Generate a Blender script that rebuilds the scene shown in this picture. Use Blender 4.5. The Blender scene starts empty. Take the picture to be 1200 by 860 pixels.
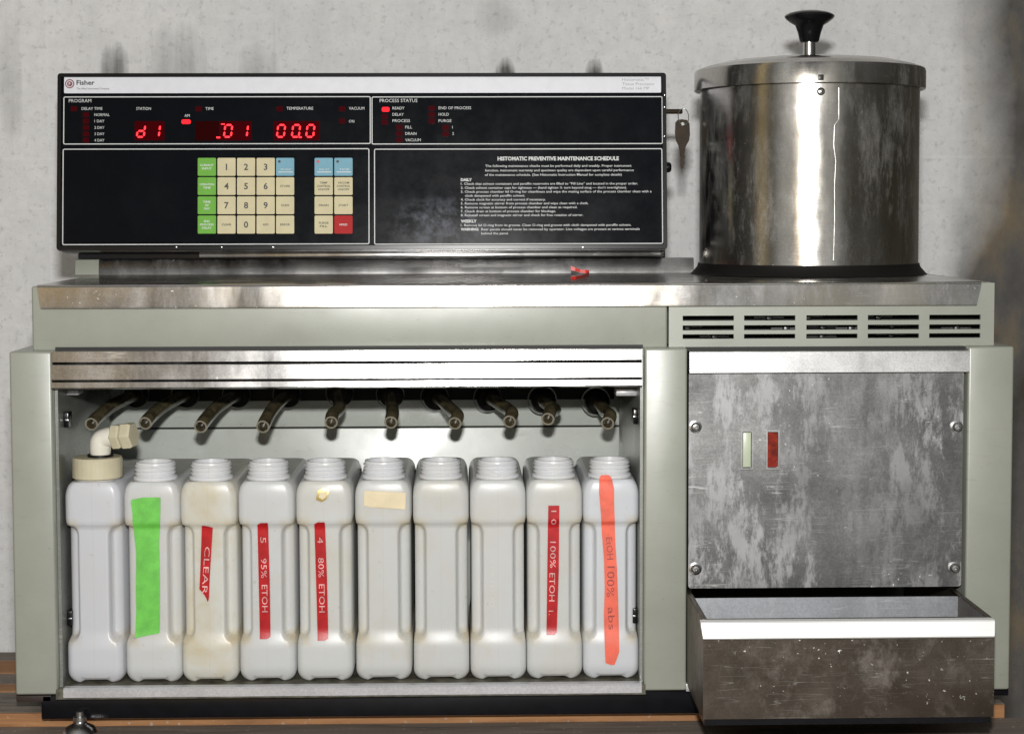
import bpy, bmesh, math, random
from mathutils import Vector, Matrix
random.seed(7)
R = math.radians
sc = bpy.context.scene
COL = sc.collection
PI = math.pi

# ------------------------------------------------------------------ camera
F = 2100.0                       # focal length in pixels of a 1200-wide frame
CAM = Vector((0.0, -2.10, 0.63))
PITCH, YAW, ROLL = R(3.5), R(1.3), R(0.15)
PX0, PY0 = 600.0, 378.0          # principal point
RC = Matrix.Rotation(-YAW, 3, 'Z') @ Matrix.Rotation(PI/2 - PITCH, 3, 'X') @ Matrix.Rotation(-ROLL, 3, 'Z')
cam = bpy.data.cameras.new('camera')
camo = bpy.data.objects.new('camera', cam)
COL.objects.link(camo)
camo.matrix_world = Matrix.Translation(CAM) @ RC.to_4x4()
cam.sensor_width = 36.0
cam.lens = 36.0 * F / 1200.0
cam.shift_x = 0.0
cam.shift_y = -(430.0 - PY0) / 1200.0
cam.clip_start = 0.05
cam.clip_end = 50.0
sc.camera = camo

def ray(px, py):
    return RC @ Vector(((px - PX0) / F, -(py - PY0) / F, -1.0))
def P(px, py, Y):
    """point on the plane y = Y that shows at a pixel of the 1200 x 860 photograph"""
    d = ray(px, py)
    t = (Y - CAM.y) / d.y
    return CAM + d * t
def PP(px, py, pt, n):
    d = ray(px, py)
    t = (pt - CAM).dot(n) / d.dot(n)
    return CAM + d * t
def rect(px0, py0, px1, py1, Y):
    xm, ym = (px0 + px1) / 2, (py0 + py1) / 2
    return P(px0, ym, Y).x, P(px1, ym, Y).x, P(xm, py1, Y).z, P(xm, py0, Y).z   # x0 x1 z0 z1

# ------------------------------------------------------------------ materials
def newmat(name):
    m = bpy.data.materials.new(name); m.use_nodes = True
    nt = m.node_tree; b = nt.nodes['Principled BSDF']
    return m, nt, b
def N(nt, t, **kw):
    n = nt.nodes.new(t)
    for k, v in kw.items():
        if k in n.inputs.keys(): n.inputs[k].default_value = v
        else: setattr(n, k, v)
    return n
def coord(nt, scale=(1, 1, 1), loc=(0, 0, 0), obj=True):
    tc = nt.nodes.new('ShaderNodeTexCoord'); mp = nt.nodes.new('ShaderNodeMapping')
    mp.inputs['Scale'].default_value = scale; mp.inputs['Location'].default_value = loc
    nt.links.new(tc.outputs['Object' if obj else 'Generated'], mp.inputs['Vector'])
    return mp.outputs['Vector']
def noise(nt, vec, scale, detail=4, rough=.55, dist=0):
    n = nt.nodes.new('ShaderNodeTexNoise')
    n.inputs['Scale'].default_value = scale; n.inputs['Detail'].default_value = detail
    n.inputs['Roughness'].default_value = rough; n.inputs['Distortion'].default_value = dist
    nt.links.new(vec, n.inputs['Vector'])
    return n.outputs['Fac']
def ramp(nt, fac, stops):
    r = nt.nodes.new('ShaderNodeValToRGB')
    e = r.color_ramp.elements
    while len(e) < len(stops): e.new(0.5)
    for i, (p, c) in enumerate(stops):
        e[i].position = p
        e[i].color = (c, c, c, 1) if not isinstance(c, tuple) else (*c, 1)
    nt.links.new(fac, r.inputs['Fac'])
    return r.outputs['Color']
def mixc(nt, fac, a, b, mode='MIX'):
    m = nt.nodes.new('ShaderNodeMix'); m.data_type = 'RGBA'; m.blend_type = mode
    for sock, v in ((m.inputs['Factor'], fac), (m.inputs['A'], a), (m.inputs['B'], b)):
        pass
    fs = m.inputs[0]; A = m.inputs[6]; B = m.inputs[7]
    for s, v in ((fs, fac), (A, a), (B, b)):
        if isinstance(v, (int, float)): s.default_value = v if s is fs else (v, v, v, 1)
        elif isinstance(v, tuple): s.default_value = (*v, 1)
        else: nt.links.new(v, s)
    return m.outputs[2]
def math_(nt, op, a, b=0.0, c=None, clamp=False):
    m = nt.nodes.new('ShaderNodeMath'); m.operation = op; m.use_clamp = clamp
    for i, v in enumerate((a, b, c)):
        if v is None: continue
        if isinstance(v, (int, float)): m.inputs[i].default_value = v
        else: nt.links.new(v, m.inputs[i])
    return m.outputs[0]
def bump(nt, b, h, strength, dist=0.001):
    bn = nt.nodes.new('ShaderNodeBump')
    bn.inputs['Strength'].default_value = strength; bn.inputs['Distance'].default_value = dist
    nt.links.new(h, bn.inputs['Height']); nt.links.new(bn.outputs['Normal'], b.inputs['Normal'])

def plain(name, col, rough=.5, metal=0.0, spec=.5, var=.0, bumpy=0.0, coat=0.0):
    m, nt, b = newmat(name)
    b.inputs['Roughness'].default_value = rough; b.inputs['Metallic'].default_value = metal
    b.inputs['Specular IOR Level'].default_value = spec
    b.inputs['Coat Weight'].default_value = coat
    v = coord(nt)
    n = noise(nt, v, 60, 5, .6)
    k = var if var else .06
    c = mixc(nt, ramp(nt, n, [(.3, 0.0), (.7, 1.0)]), tuple(x * (1 - k) for x in col), tuple(min(1, x * (1 + k)) for x in col))
    nt.links.new(c, b.inputs['Base Color'])
    if bumpy: bump(nt, b, noise(nt, v, 900, 3), bumpy, .0005)
    return m

def paint(name, col, rough=.38):
    """sage green enamel: orange peel, faint dirt and scuffs"""
    m, nt, b = newmat(name)
    v = coord(nt)
    big = ramp(nt, noise(nt, v, 5, 6, .6), [(.3, 0.0), (.75, 1.0)])
    c = mixc(nt, big, tuple(x * .88 for x in col), tuple(x * 1.08 for x in col))
    mott = ramp(nt, noise(nt, v, 48, 5, .7), [(.35, 0.0), (.65, 1.0)])
    c = mixc(nt, math_(nt, 'MULTIPLY', mott, .12), c, (.20, .21, .17))
    sp = ramp(nt, noise(nt, v, 170, 3, .5), [(.70, 0.0), (.76, 1.0)])
    c = mixc(nt, math_(nt, 'MULTIPLY', sp, .35), c, (.12, .12, .09))
    v2 = coord(nt, (1.0, 1.0, 6.0), (3, 1, 2))
    sc_ = ramp(nt, noise(nt, v2, 22, 6, .7, 1.5), [(.60, 0.0), (.70, 1.0)])
    c = mixc(nt, math_(nt, 'MULTIPLY', sc_, .30), c, (.16, .16, .12))
    nt.links.new(c, b.inputs['Base Color'])
    nt.links.new(ramp(nt, noise(nt, v, 14, 5), [(.3, rough - .08), (.7, rough + .12)]), b.inputs['Roughness'])
    b.inputs['Specular IOR Level'].default_value = .7; b.inputs['Coat Weight'].default_value = .7; b.inputs['Coat Roughness'].default_value = .36
    bump(nt, b, noise(nt, v, 420, 2), .10, .0004)
    return m

def steel(name, lo=(.42, .41, .40), hi=(.68, .67, .66), rough=.25, spread=.15, deposit=.0, dscale=12, chips=.0, streak=(1, 1, .35), met=1.0, wob=.15, stain=None, depcol=(.50, .50, .52), cover=(.50, .62), grainy=.30, scr=.5):
    """stainless sheet: cloudy wear, chalky run marks, fine specks, slight oil-canning"""
    m, nt, b = newmat(name)
    v = coord(nt); vs = coord(nt, streak, (5, 3, 1)); vl = coord(nt, (1, 1, 60), (1, 9, 4))
    cloud = ramp(nt, noise(nt, v, dscale * .6, 8, .68, .4), [(.32, 0.0), (.68, 1.0)])
    c = mixc(nt, cloud, lo, hi)
    grain = ramp(nt, noise(nt, v, 420, 3, .6), [(.35, 0.0), (.65, 1.0)])
    c = mixc(nt, math_(nt, 'MULTIPLY', grain, grainy), c, tuple(x * .45 for x in lo))
    fine = ramp(nt, noise(nt, vl, 6, 5, .6), [(.3, 0.0), (.7, 1.0)])
    c = mixc(nt, math_(nt, 'MULTIPLY', fine, .15), c, tuple(x * .6 for x in lo))
    metal = met
    smask = None
    if scr:
        for k, (ang, sc_) in enumerate(((25, 3.0), (-38, 4.5), (80, 3.5))):
            tcx = nt.nodes.new('ShaderNodeTexCoord'); mpx = nt.nodes.new('ShaderNodeMapping')
            mpx.inputs['Rotation'].default_value = (0, R(ang), 0); mpx.inputs['Scale'].default_value = (1, 8, 22); mpx.inputs['Location'].default_value = (k * 3.1, 2, k)
            nt.links.new(tcx.outputs['Object'], mpx.inputs['Vector'])
            q = noise(nt, mpx.outputs['Vector'], sc_, 2, .5)
            ln = math_(nt, 'SUBTRACT', 1.0, math_(nt, 'MULTIPLY', math_(nt, 'ABSOLUTE', math_(nt, 'SUBTRACT', q, .52)), 170.0), clamp=True)
            gate = ramp(nt, noise(nt, coord(nt, (1, 1, 1), (k * 5, 1, 2)), 13, 3, .6), [(.54, 0.0), (.64, 1.0)])
            ln = math_(nt, 'MULTIPLY', ln, gate)
            smask = ln if smask is None else math_(nt, 'MAXIMUM', smask, ln)
        smask = math_(nt, 'MULTIPLY', smask, scr)
        c = mixc(nt, smask, c, (.78, .78, .78))
    if stain:
        st = ramp(nt, noise(nt, coord(nt, (1, 1, 1), (8, 2, 7)), 7, 7, .65, .6), [(.42, 0.0), (.62, 1.0)])
        c = mixc(nt, math_(nt, 'MULTIPLY', st, .8), c, stain)
    if deposit:
        d = ramp(nt, noise(nt, vs, dscale * 1.6, 11, .78, .12), [(cover[0], 0.0), (cover[1], 1.0)])
        d2 = ramp(nt, noise(nt, coord(nt, (1, 1, 1), (2, 7, 3)), dscale * .45, 4, .5), [(.35, 0.15), (.65, 1.0)])
        dm = math_(nt, 'MULTIPLY', math_(nt, 'MULTIPLY', d, d2), deposit, clamp=True)
        c = mixc(nt, dm, c, depcol)
        metal = math_(nt, 'SUBTRACT', met, math_(nt, 'MULTIPLY', dm, .75))
    else: dm = None
    if chips:
        ch = ramp(nt, noise(nt, v, 190, 5, .65), [(.655, 0.0), (.69, 1.0)])
        zone = ramp(nt, noise(nt, coord(nt, (1, 1, 1), (4, 4, 9)), 9, 4, .6), [(.48, 0.0), (.62, 1.0)])
        cm = math_(nt, 'MULTIPLY', math_(nt, 'MULTIPLY', ch, zone), chips, clamp=True)
        c = mixc(nt, cm, c, (.85, .85, .84))
        metal = math_(nt, 'SUBTRACT', metal, math_(nt, 'MULTIPLY', cm, .8), clamp=True)
    nt.links.new(c, b.inputs['Base Color'])
    if isinstance(metal, float): b.inputs['Metallic'].default_value = metal
    else: nt.links.new(metal, b.inputs['Metallic'])
    rr = ramp(nt, noise(nt, vs, dscale, 8, .65, .3), [(.25, max(.04, rough - spread)), (.75, rough + spread)])
    nt.links.new(rr, b.inputs['Roughness'])
    h = math_(nt, 'ADD', math_(nt, 'MULTIPLY', noise(nt, v, 8, 3), 4.0), math_(nt, 'MULTIPLY', noise(nt, vl, 10, 4), .12))
    bump(nt, b, h, wob, .0012)
    return m

def hdpe():
    """milky polyethylene; tint from the object's colour; yellowed residue in blotches"""
    m, nt, b = newmat('milky_polyethylene')
    oi = nt.nodes.new('ShaderNodeObjectInfo')
    tc = nt.nodes.new('ShaderNodeTexCoord')
    ad = nt.nodes.new('ShaderNodeVectorMath'); ad.operation = 'ADD'
    sm = nt.nodes.new('ShaderNodeVectorMath'); sm.operation = 'SCALE'; sm.inputs[0].default_value = (17, 31, 11)
    nt.links.new(oi.outputs['Random'], sm.inputs['Scale'])
    nt.links.new(tc.outputs['Object'], ad.inputs[0]); nt.links.new(sm.outputs[0], ad.inputs[1])
    v = ad.outputs[0]
    n1 = ramp(nt, noise(nt, v, 11, 7, .62, .3), [(.45, 0.0), (.72, 1.0)])
    c = mixc(nt, math_(nt, 'MULTIPLY', n1, oi.outputs['Alpha'], clamp=True), oi.outputs['Color'], mixc(nt, 1.0, oi.outputs['Color'], (.90, .78, .55), 'MULTIPLY'))
    drip = ramp(nt, noise(nt, v, 38, 6, .7), [(.58, 0.0), (.70, 1.0)])
    c = mixc(nt, math_(nt, 'MULTIPLY', math_(nt, 'MULTIPLY', drip, oi.outputs['Alpha']), .5, clamp=True), c, (.50, .44, .30))
    n2 = ramp(nt, noise(nt, v, 130, 3, .5), [(.69, 0.0), (.74, 1.0)])
    c = mixc(nt, math_(nt, 'MULTIPLY', n2, .25), c, (.35, .29, .18))
    # moulding seam, a thin vertical line up the middle
    sx = nt.nodes.new('ShaderNodeSeparateXYZ'); nt.links.new(tc.outputs['Object'], sx.inputs[0])
    seam = math_(nt, 'LESS_THAN', math_(nt, 'ABSOLUTE', sx.outputs[0]), .0005)
    c = mixc(nt, math_(nt, 'MULTIPLY', seam, .16), c, (.45, .40, .30))
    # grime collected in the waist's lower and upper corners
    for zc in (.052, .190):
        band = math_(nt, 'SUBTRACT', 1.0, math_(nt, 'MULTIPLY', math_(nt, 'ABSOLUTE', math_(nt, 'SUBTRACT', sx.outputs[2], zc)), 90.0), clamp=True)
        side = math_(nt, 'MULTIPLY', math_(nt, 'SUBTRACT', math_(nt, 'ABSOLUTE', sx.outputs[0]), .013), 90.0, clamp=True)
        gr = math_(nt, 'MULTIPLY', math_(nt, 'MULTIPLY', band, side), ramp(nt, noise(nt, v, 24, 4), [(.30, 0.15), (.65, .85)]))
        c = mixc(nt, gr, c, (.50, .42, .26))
    geo = nt.nodes.new('ShaderNodeNewGeometry'); sn = nt.nodes.new('ShaderNodeSeparateXYZ'); nt.links.new(geo.outputs['Normal'], sn.inputs[0])
    dust_shade = math_(nt, 'MULTIPLY', math_(nt, 'GREATER_THAN', sn.outputs[2], .97), math_(nt, 'LESS_THAN', sx.outputs[2], .2435))
    dust_shade = math_(nt, 'MULTIPLY', dust_shade, math_(nt, 'GREATER_THAN', sx.outputs[2], .23))
    c = mixc(nt, math_(nt, 'MULTIPLY', dust_shade, ramp(nt, noise(nt, v, 40, 5, .7), [(.3, .45), (.7, .95)])), c, (.30, .28, .23))  # jug tops darkened: grime plus their shade painted into the colour
    nt.links.new(c, b.inputs['Base Color'])
    b.inputs['Roughness'].default_value = .33
    b.inputs['Subsurface Weight'].default_value = .65
    b.inputs['Subsurface Radius'].default_value = (.8, .9, 1.0)
    b.inputs['Subsurface Scale'].default_value = .006
    b.inputs['Specular IOR Level'].default_value = .42
    bump(nt, b, noise(nt, v, 55, 4), .12, .001)
    return m

def wall_mat():
    m, nt, b = newmat('painted_block_wall')
    v = coord(nt)
    big = ramp(nt, noise(nt, v, 2.2, 6, .6), [(.3, 0.0), (.7, 1.0)])
    c = mixc(nt, big, (.74, .745, .75), (.88, .88, .885))
    pits = ramp(nt, noise(nt, v, 80, 5, .7), [(.54, 0.0), (.68, 1.0)])
    c = mixc(nt, math_(nt, 'MULTIPLY', pits, .46), c, (.36, .36, .35))
    mid = ramp(nt, noise(nt, v, 30, 7, .75), [(.38, 0.0), (.66, 1.0)])
    c = mixc(nt, math_(nt, 'MULTIPLY', mid, .32), c, (.50, .50, .50))
    streak = ramp(nt, noise(nt, coord(nt, (1, 1, .12), (4, 0, 0)), 9, 5, .6), [(.5, 0.0), (.8, 1.0)])
    c = mixc(nt, math_(nt, 'MULTIPLY', streak, .28), c, (.44, .45, .47))
    sx = nt.nodes.new('ShaderNodeSeparateXYZ')
    dv = nt.nodes.new('ShaderNodeTexCoord'); nt.links.new(dv.outputs['Object'], sx.inputs[0])
    X, Z = sx.outputs[0], sx.outputs[2]
    nz = noise(nt, v, 12, 6, .65)
    nv = noise(nt, coord(nt, (1, 1, .05)), 60, 4, .6)
    # soot marks: (px, py, half-width px, half-height px, strength)
    for px, py, hw, hh, s in ((135, 74, 22, 34, 1.1), (205, 60, 40, 44, .55), (300, 70, 26, 26, .4), (592, 80, 13, 22, 1.7),
                              (697, 82, 11, 18, 1.3), (582, 4, 26, 22, .3), (12, 60, 14, 60, .35)):
        c0 = P(px, py, WALLY); k = (WALLY - CAM.y) / F
        dx = math_(nt, 'DIVIDE', math_(nt, 'SUBTRACT', X, c0.x), hw * k)
        dz = math_(nt, 'DIVIDE', math_(nt, 'SUBTRACT', Z, c0.z - hh * k * .6), hh * k * 1.25)
        r2 = math_(nt, 'ADD', math_(nt, 'MULTIPLY', dx, dx), math_(nt, 'MULTIPLY', dz, dz))
        f = math_(nt, 'SUBTRACT', 1.15, r2)
        f = math_(nt, 'ADD', f, math_(nt, 'MULTIPLY', math_(nt, 'SUBTRACT', nz, .5), 1.6))
        f = math_(nt, 'ADD', f, math_(nt, 'MULTIPLY', math_(nt, 'SUBTRACT', nv, .5), 1.8))
        f = math_(nt, 'MINIMUM', math_(nt, 'MULTIPLY', f, s * .62, clamp=True), .93)
        c = mixc(nt, f, c, (.07, .07, .065))
    # block joints, then a painted machine shadow and dark object at the right end
    for ax, pxl, lo_, hi_, wd_, col_, s_ in (('h', 185, None, None, .0030, (.88, .88, .88), .35), ('h', 243, None, None, .0035, (.92, .92, .90), .30), ('v', 322, 92, None, .0028, (.45, .45, .46), .30), ('v', 56, None, None, .003, (.88, .88, .9), .35), ('v', 1126, None, None, .004, (.9, .9, .9), .25)):
        if ax == 'h': t0 = P(600, pxl, WALLY).z; dd = math_(nt, 'ABSOLUTE', math_(nt, 'SUBTRACT', Z, t0))
        else: t0 = P(pxl, 100, WALLY).x; dd = math_(nt, 'ABSOLUTE', math_(nt, 'SUBTRACT', X, t0))
        dd = math_(nt, 'ADD', dd, math_(nt, 'MULTIPLY', math_(nt, 'SUBTRACT', nz, .5), .010))
        ln = math_(nt, 'SUBTRACT', 1.0, math_(nt, 'DIVIDE', dd, wd_), clamp=True)
        c = mixc(nt, math_(nt, 'MULTIPLY', ln, s_, clamp=True), c, col_)
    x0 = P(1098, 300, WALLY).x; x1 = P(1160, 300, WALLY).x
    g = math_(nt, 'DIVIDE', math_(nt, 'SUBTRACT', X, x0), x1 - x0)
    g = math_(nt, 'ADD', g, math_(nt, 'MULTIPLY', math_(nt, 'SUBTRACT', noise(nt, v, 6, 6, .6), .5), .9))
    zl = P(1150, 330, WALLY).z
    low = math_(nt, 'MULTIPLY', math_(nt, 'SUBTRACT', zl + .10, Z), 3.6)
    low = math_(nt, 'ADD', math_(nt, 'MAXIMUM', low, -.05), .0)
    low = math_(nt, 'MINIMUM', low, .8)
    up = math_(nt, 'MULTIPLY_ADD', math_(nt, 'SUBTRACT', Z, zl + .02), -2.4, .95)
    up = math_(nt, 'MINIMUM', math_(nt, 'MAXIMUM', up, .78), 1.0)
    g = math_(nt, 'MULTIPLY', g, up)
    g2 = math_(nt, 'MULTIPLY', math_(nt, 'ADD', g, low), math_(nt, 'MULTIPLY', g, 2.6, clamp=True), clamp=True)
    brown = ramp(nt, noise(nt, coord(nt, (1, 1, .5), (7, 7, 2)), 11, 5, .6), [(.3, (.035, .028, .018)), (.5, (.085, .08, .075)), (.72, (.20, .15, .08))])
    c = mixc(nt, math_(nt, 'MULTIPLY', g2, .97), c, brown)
    nt.links.new(c, b.inputs['Base Color'])
    b.inputs['Roughness'].default_value = .75
    h = math_(nt, 'ADD', noise(nt, v, 60, 6, .7), math_(nt, 'MULTIPLY', noise(nt, v, 300, 3), .4))
    bump(nt, b, h, .45, .003)
    return m

def wood(name, lo, hi):
    m, nt, b = newmat(name)
    v = coord(nt, (.9, 8, 8), (1, 2, 3))
    n = noise(nt, v, 7, 8, .65, .8)
    c = ramp(nt, n, [(.3, lo), (.7, hi)])
    sp = ramp(nt, noise(nt, coord(nt), 150, 3, .5), [(.66, 0.0), (.72, 1.0)])
    c = mixc(nt, math_(nt, 'MULTIPLY', sp, .5), c, (.45, .42, .38))
    nt.links.new(c, b.inputs['Base Color'])
    b.inputs['Roughness'].default_value = .7
    bump(nt, b, n, .4, .002)
    return m

def emit(name, col, s):
    m, nt, b = newmat(name)
    b.inputs['Base Color'].default_value = (col[0] * .3, col[1] * .3, col[2] * .3, 1)
    b.inputs['Emission Color'].default_value = (*col, 1)
    b.inputs['Emission Strength'].default_value = s
    b.inputs['Specular IOR Level'].default_value = .08; b.inputs['Roughness'].default_value = .15
    return m

def panel_black():
    """black polycarbonate overlay, dusty, with a painted sheen patch"""
    m, nt, b = newmat('black_overlay')
    v = coord(nt)
    dust_shade = ramp(nt, noise(nt, v, 9, 8, .7, .5), [(.50, 0.0), (.80, 1.0)])
    # flash sheen on dust, painted as a grey patch low on the right-hand panel
    sx = nt.nodes.new('ShaderNodeSeparateXYZ')
    tc = nt.nodes.new('ShaderNodeTexCoord'); nt.links.new(tc.outputs['Object'], sx.inputs[0])
    q = to_con(515, 262)
    dx = math_(nt, 'DIVIDE', math_(nt, 'SUBTRACT', sx.outputs[0], q.x), .075)
    dz = math_(nt, 'DIVIDE', math_(nt, 'SUBTRACT', sx.outputs[2], q.z), .040)
    r2 = math_(nt, 'ADD', math_(nt, 'MULTIPLY', dx, dx), math_(nt, 'MULTIPLY', dz, dz))
    pt = math_(nt, 'SUBTRACT', 1.0, r2, clamp=True)
    pt = math_(nt, 'MULTIPLY', pt, ramp(nt, noise(nt, v, 40, 8, .75), [(.46, 0.0), (.66, 1.0)]))
    f = math_(nt, 'ADD', math_(nt, 'MULTIPLY', dust_shade, .02), math_(nt, 'MULTIPLY', pt, .9), clamp=True)
    c = mixc(nt, f, (.004, .005, .007), (.11, .12, .15))
    scr = ramp(nt, noise(nt, coord(nt, (9, 1, 1.2), (3, 3, 3)), 30, 3, .5), [(.74, 0.0), (.78, 1.0)])
    c = mixc(nt, math_(nt, 'MULTIPLY', scr, .25), c, (.25, .26, .28))
    nt.links.new(c, b.inputs['Base Color'])
    nt.links.new(ramp(nt, noise(nt, v, 20, 6, .7), [(.3, .14), (.7, .24)]), b.inputs['Roughness'])
    b.inputs['Specular IOR Level'].default_value = .07
    return m

# ------------------------------------------------------------------ mesh helpers
def link(name, me, mats, parent=None, world=True, M=None, smooth=None):
    if isinstance(me, bmesh.types.BMesh):
        bmx = me; me = bpy.data.meshes.new(name); bmesh.ops.recalc_face_normals(bmx, faces=bmx.faces); bmx.to_mesh(me); bmx.free()
    if mats is not None:
        for mm in (mats if isinstance(mats, (list, tuple)) else [mats]): me.materials.append(mm)
    if smooth is not None:
        for p in me.polygons: p.use_smooth = True
        me.set_sharp_from_angle(angle=R(smooth))
    me.name = name
    o = bpy.data.objects.new(name, me); COL.objects.link(o)
    if M is not None: o.matrix_world = M
    if parent is not None:
        o.parent = parent
        if world: o.matrix_parent_inverse = parent_world(parent).inverted()
    return o
_W = {}
def parent_world(p):
    if p.name in _W: return _W[p.name]
    return Matrix.Identity(4) if p.type != 'EMPTY' else Matrix.Translation(p.location)
def empty(name, loc):
    o = bpy.data.objects.new(name, None); COL.objects.link(o); o.location = loc
    o.empty_display_size = .03
    return o
def tag(o, label=None, cat=None, group=None, kind=None):
    if label: o['label'] = label
    if cat: o['category'] = cat
    if group: o['group'] = group
    if kind: o['kind'] = kind
    return o

def box(bm, x0, x1, y0, y1, z0, z1, bev=0.0, seg=2, mi=0):
    t = bmesh.new()
    bmesh.ops.create_cube(t, size=1)
    for v in t.verts:
        v.co = Vector((x0 + (v.co.x + .5) * (x1 - x0), y0 + (v.co.y + .5) * (y1 - y0), z0 + (v.co.z + .5) * (z1 - z0)))
    if bev: bmesh.ops.bevel(t, geom=t.edges[:], offset=bev, segments=seg, profile=.5, affect='EDGES')
    merge(bm, t, mi)
def merge(bm, t, mi=None):
    vm = {}
    for v in t.verts: vm[v] = bm.verts.new(v.co)
    for f in t.faces:
        try:
            nf = bm.faces.new([vm[v] for v in f.verts]); nf.smooth = f.smooth
            nf.material_index = f.material_index if mi is None else mi
        except ValueError: pass
    t.free()
def pbox(px0, py0, px1, py1, Y0, Y1, bev=.0015, bm=None):
    bm = bm or bmesh.new()
    x0, x1, z0, z1 = rect(px0, py0, px1, py1, Y0)
    box(bm, x0, x1, Y0, Y1, z0, z1, bev)
    return bm
def prism_x(prof, x0, x1, bm=None, slant=0):
    """polygon of (y, z) extruded along x"""
    bm = bm or bmesh.new()
    a = [bm.verts.new((x0, y, z)) for y, z in prof]
    b = [bm.verts.new((x1, y, z)) for y, z in prof]
    n = len(prof)
    for i in range(n): bm.faces.new((a[i], a[(i + 1) % n], b[(i + 1) % n], b[i]))
    bm.faces.new(a); bm.faces.new(b[::-1])
    return bm
def prism_y(poly, y0, y1, bm=None, mi=0):
    """polygon of (x, z) extruded along y"""
    bm = bm or bmesh.new()
    a = [bm.verts.new((x, y0, z)) for x, z in poly]
    b = [bm.verts.new((x, y1, z)) for x, z in poly]
    n = len(poly)
    for i in range(n):
        bm.faces.new((a[i], a[(i + 1) % n], b[(i + 1) % n], b[i])).material_index = mi
    bm.faces.new(a[::-1]).material_index = mi; bm.faces.new(b).material_index = mi
    return bm
def rrect(x0, x1, z0, z1, r, n=5):
    pts = []
    for cx, cz, a0 in ((x1 - r, z1 - r, 0), (x0 + r, z1 - r, 90), (x0 + r, z0 + r, 180), (x1 - r, z0 + r, 270)):
        for i in range(n + 1):
            a = R(a0 + 90 * i / n); pts.append((cx + r * math.cos(a), cz + r * math.sin(a)))
    return pts
def frame_y(x0, x1, z0, z1, r, w, y0, y1, bm=None, mi=0):
    bm = bm or bmesh.new()
    o = rrect(x0, x1, z0, z1, r); i_ = rrect(x0 + w, x1 - w, z0 + w, z1 - w, max(r - w, .0002))
    n = len(o)
    V = [[bm.verts.new((x, y, z)) for x, z in pl] for pl, y in ((o, y0), (i_, y0), (o, y1), (i_, y1))]
    for k in range(n):
        j = (k + 1) % n
        for a, b in ((0, 1), (2, 3), (0, 2), (1, 3)):
            bm.faces.new((V[a][k], V[a][j], V[b][j], V[b][k])).material_index = mi
    return bm
def lathe(prof, c, axis='Z', seg=48, bm=None, mi=0, close=False, flat=None):
    """profile of (radius, height) turned about an axis through c"""
    bm = bm or bmesh.new()
    rings = []
    for r, h in prof:
        ring = []
        for k in range(seg):
            a = 2 * PI * k / seg
            rr = r
            if flat: rr = r * flat(a)
            u, v = rr * math.cos(a), rr * math.sin(a)
            co = {'Z': (u, v, h), 'Y': (u, h, v), 'X': (h, u, v)}[axis]
            ring.append(bm.verts.new(Vector(c) + Vector(co)))
        rings.append(ring)
    for i in range(len(rings) - 1):
        for k in range(seg):
            j = (k + 1) % seg
            f = bm.faces.new((rings[i][k], rings[i][j], rings[i + 1][j], rings[i + 1][k])); f.material_index = mi; f.smooth = True
    if not close:
        if prof[0][0] > 1e-5: bm.faces.new(rings[0][::-1]).material_index = mi
        if prof[-1][0] > 1e-5: bm.faces.new(rings[-1]).material_index = mi
    return bm
def catmull(pts, n=8):
    pts = [Vector(p) for p in pts]; out = []
    q = [pts[0] * 2 - pts[1]] + pts + [pts[-1] * 2 - pts[-2]]
    for i in range(1, len(q) - 2):
        for k in range(n):
            t = k / n; a, b, c, d = q[i - 1], q[i], q[i + 1], q[i + 2]
            out.append(.5 * ((2 * b) + (-a + c) * t + (2 * a - 5 * b + 4 * c - d) * t * t + (-a + 3 * b - 3 * c + d) * t ** 3))
    out.append(pts[-1]); return out
def tube(path, r, seg=14, bm=None, mi=0, inner=None, mi_end=None):
    bm = bm or bmesh.new()
    rings = []; up = Vector((0, 0, 1)); prev = None
    n = len(path)
    for i, p in enumerate(path):
        t = (path[min(i + 1, n - 1)] - path[max(i - 1, 0)]).normalized()
        if prev is None:
            s = t.cross(up)
            if s.length < .1: s = t.cross(Vector((1, 0, 0)))
        else: s = prev - t * prev.dot(t)
        s.normalize(); prev = s; b = t.cross(s)
        rr = r(i / (n - 1)) if callable(r) else r
        rings.append([bm.verts.new(p + (s * math.cos(2 * PI * k / seg) + b * math.sin(2 * PI * k / seg)) * rr) for k in range(seg)])
    if inner:
        t = (path[-1] - path[-2]).normalized(); s = prev; b = t.cross(s)
        for depth in (0.0, -.018):
            rings.append([bm.verts.new(path[-1] + t * depth + (s * math.cos(2 * PI * k / seg) + b * math.sin(2 * PI * k / seg)) * inner) for k in range(seg)])
    for i in range(len(rings) - 1):
        for k in range(seg):
            j = (k + 1) % seg
            f = bm.faces.new((rings[i][k], rings[i][j], rings[i + 1][j], rings[i + 1][k])); f.smooth = True
            f.material_index = mi_end if (mi_end is not None and inner and i == len(rings) - 3) else mi
    bm.faces.new(rings[0][::-1]).material_index = mi; bm.faces.new(rings[-1]).material_index = mi
    return bm

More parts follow.
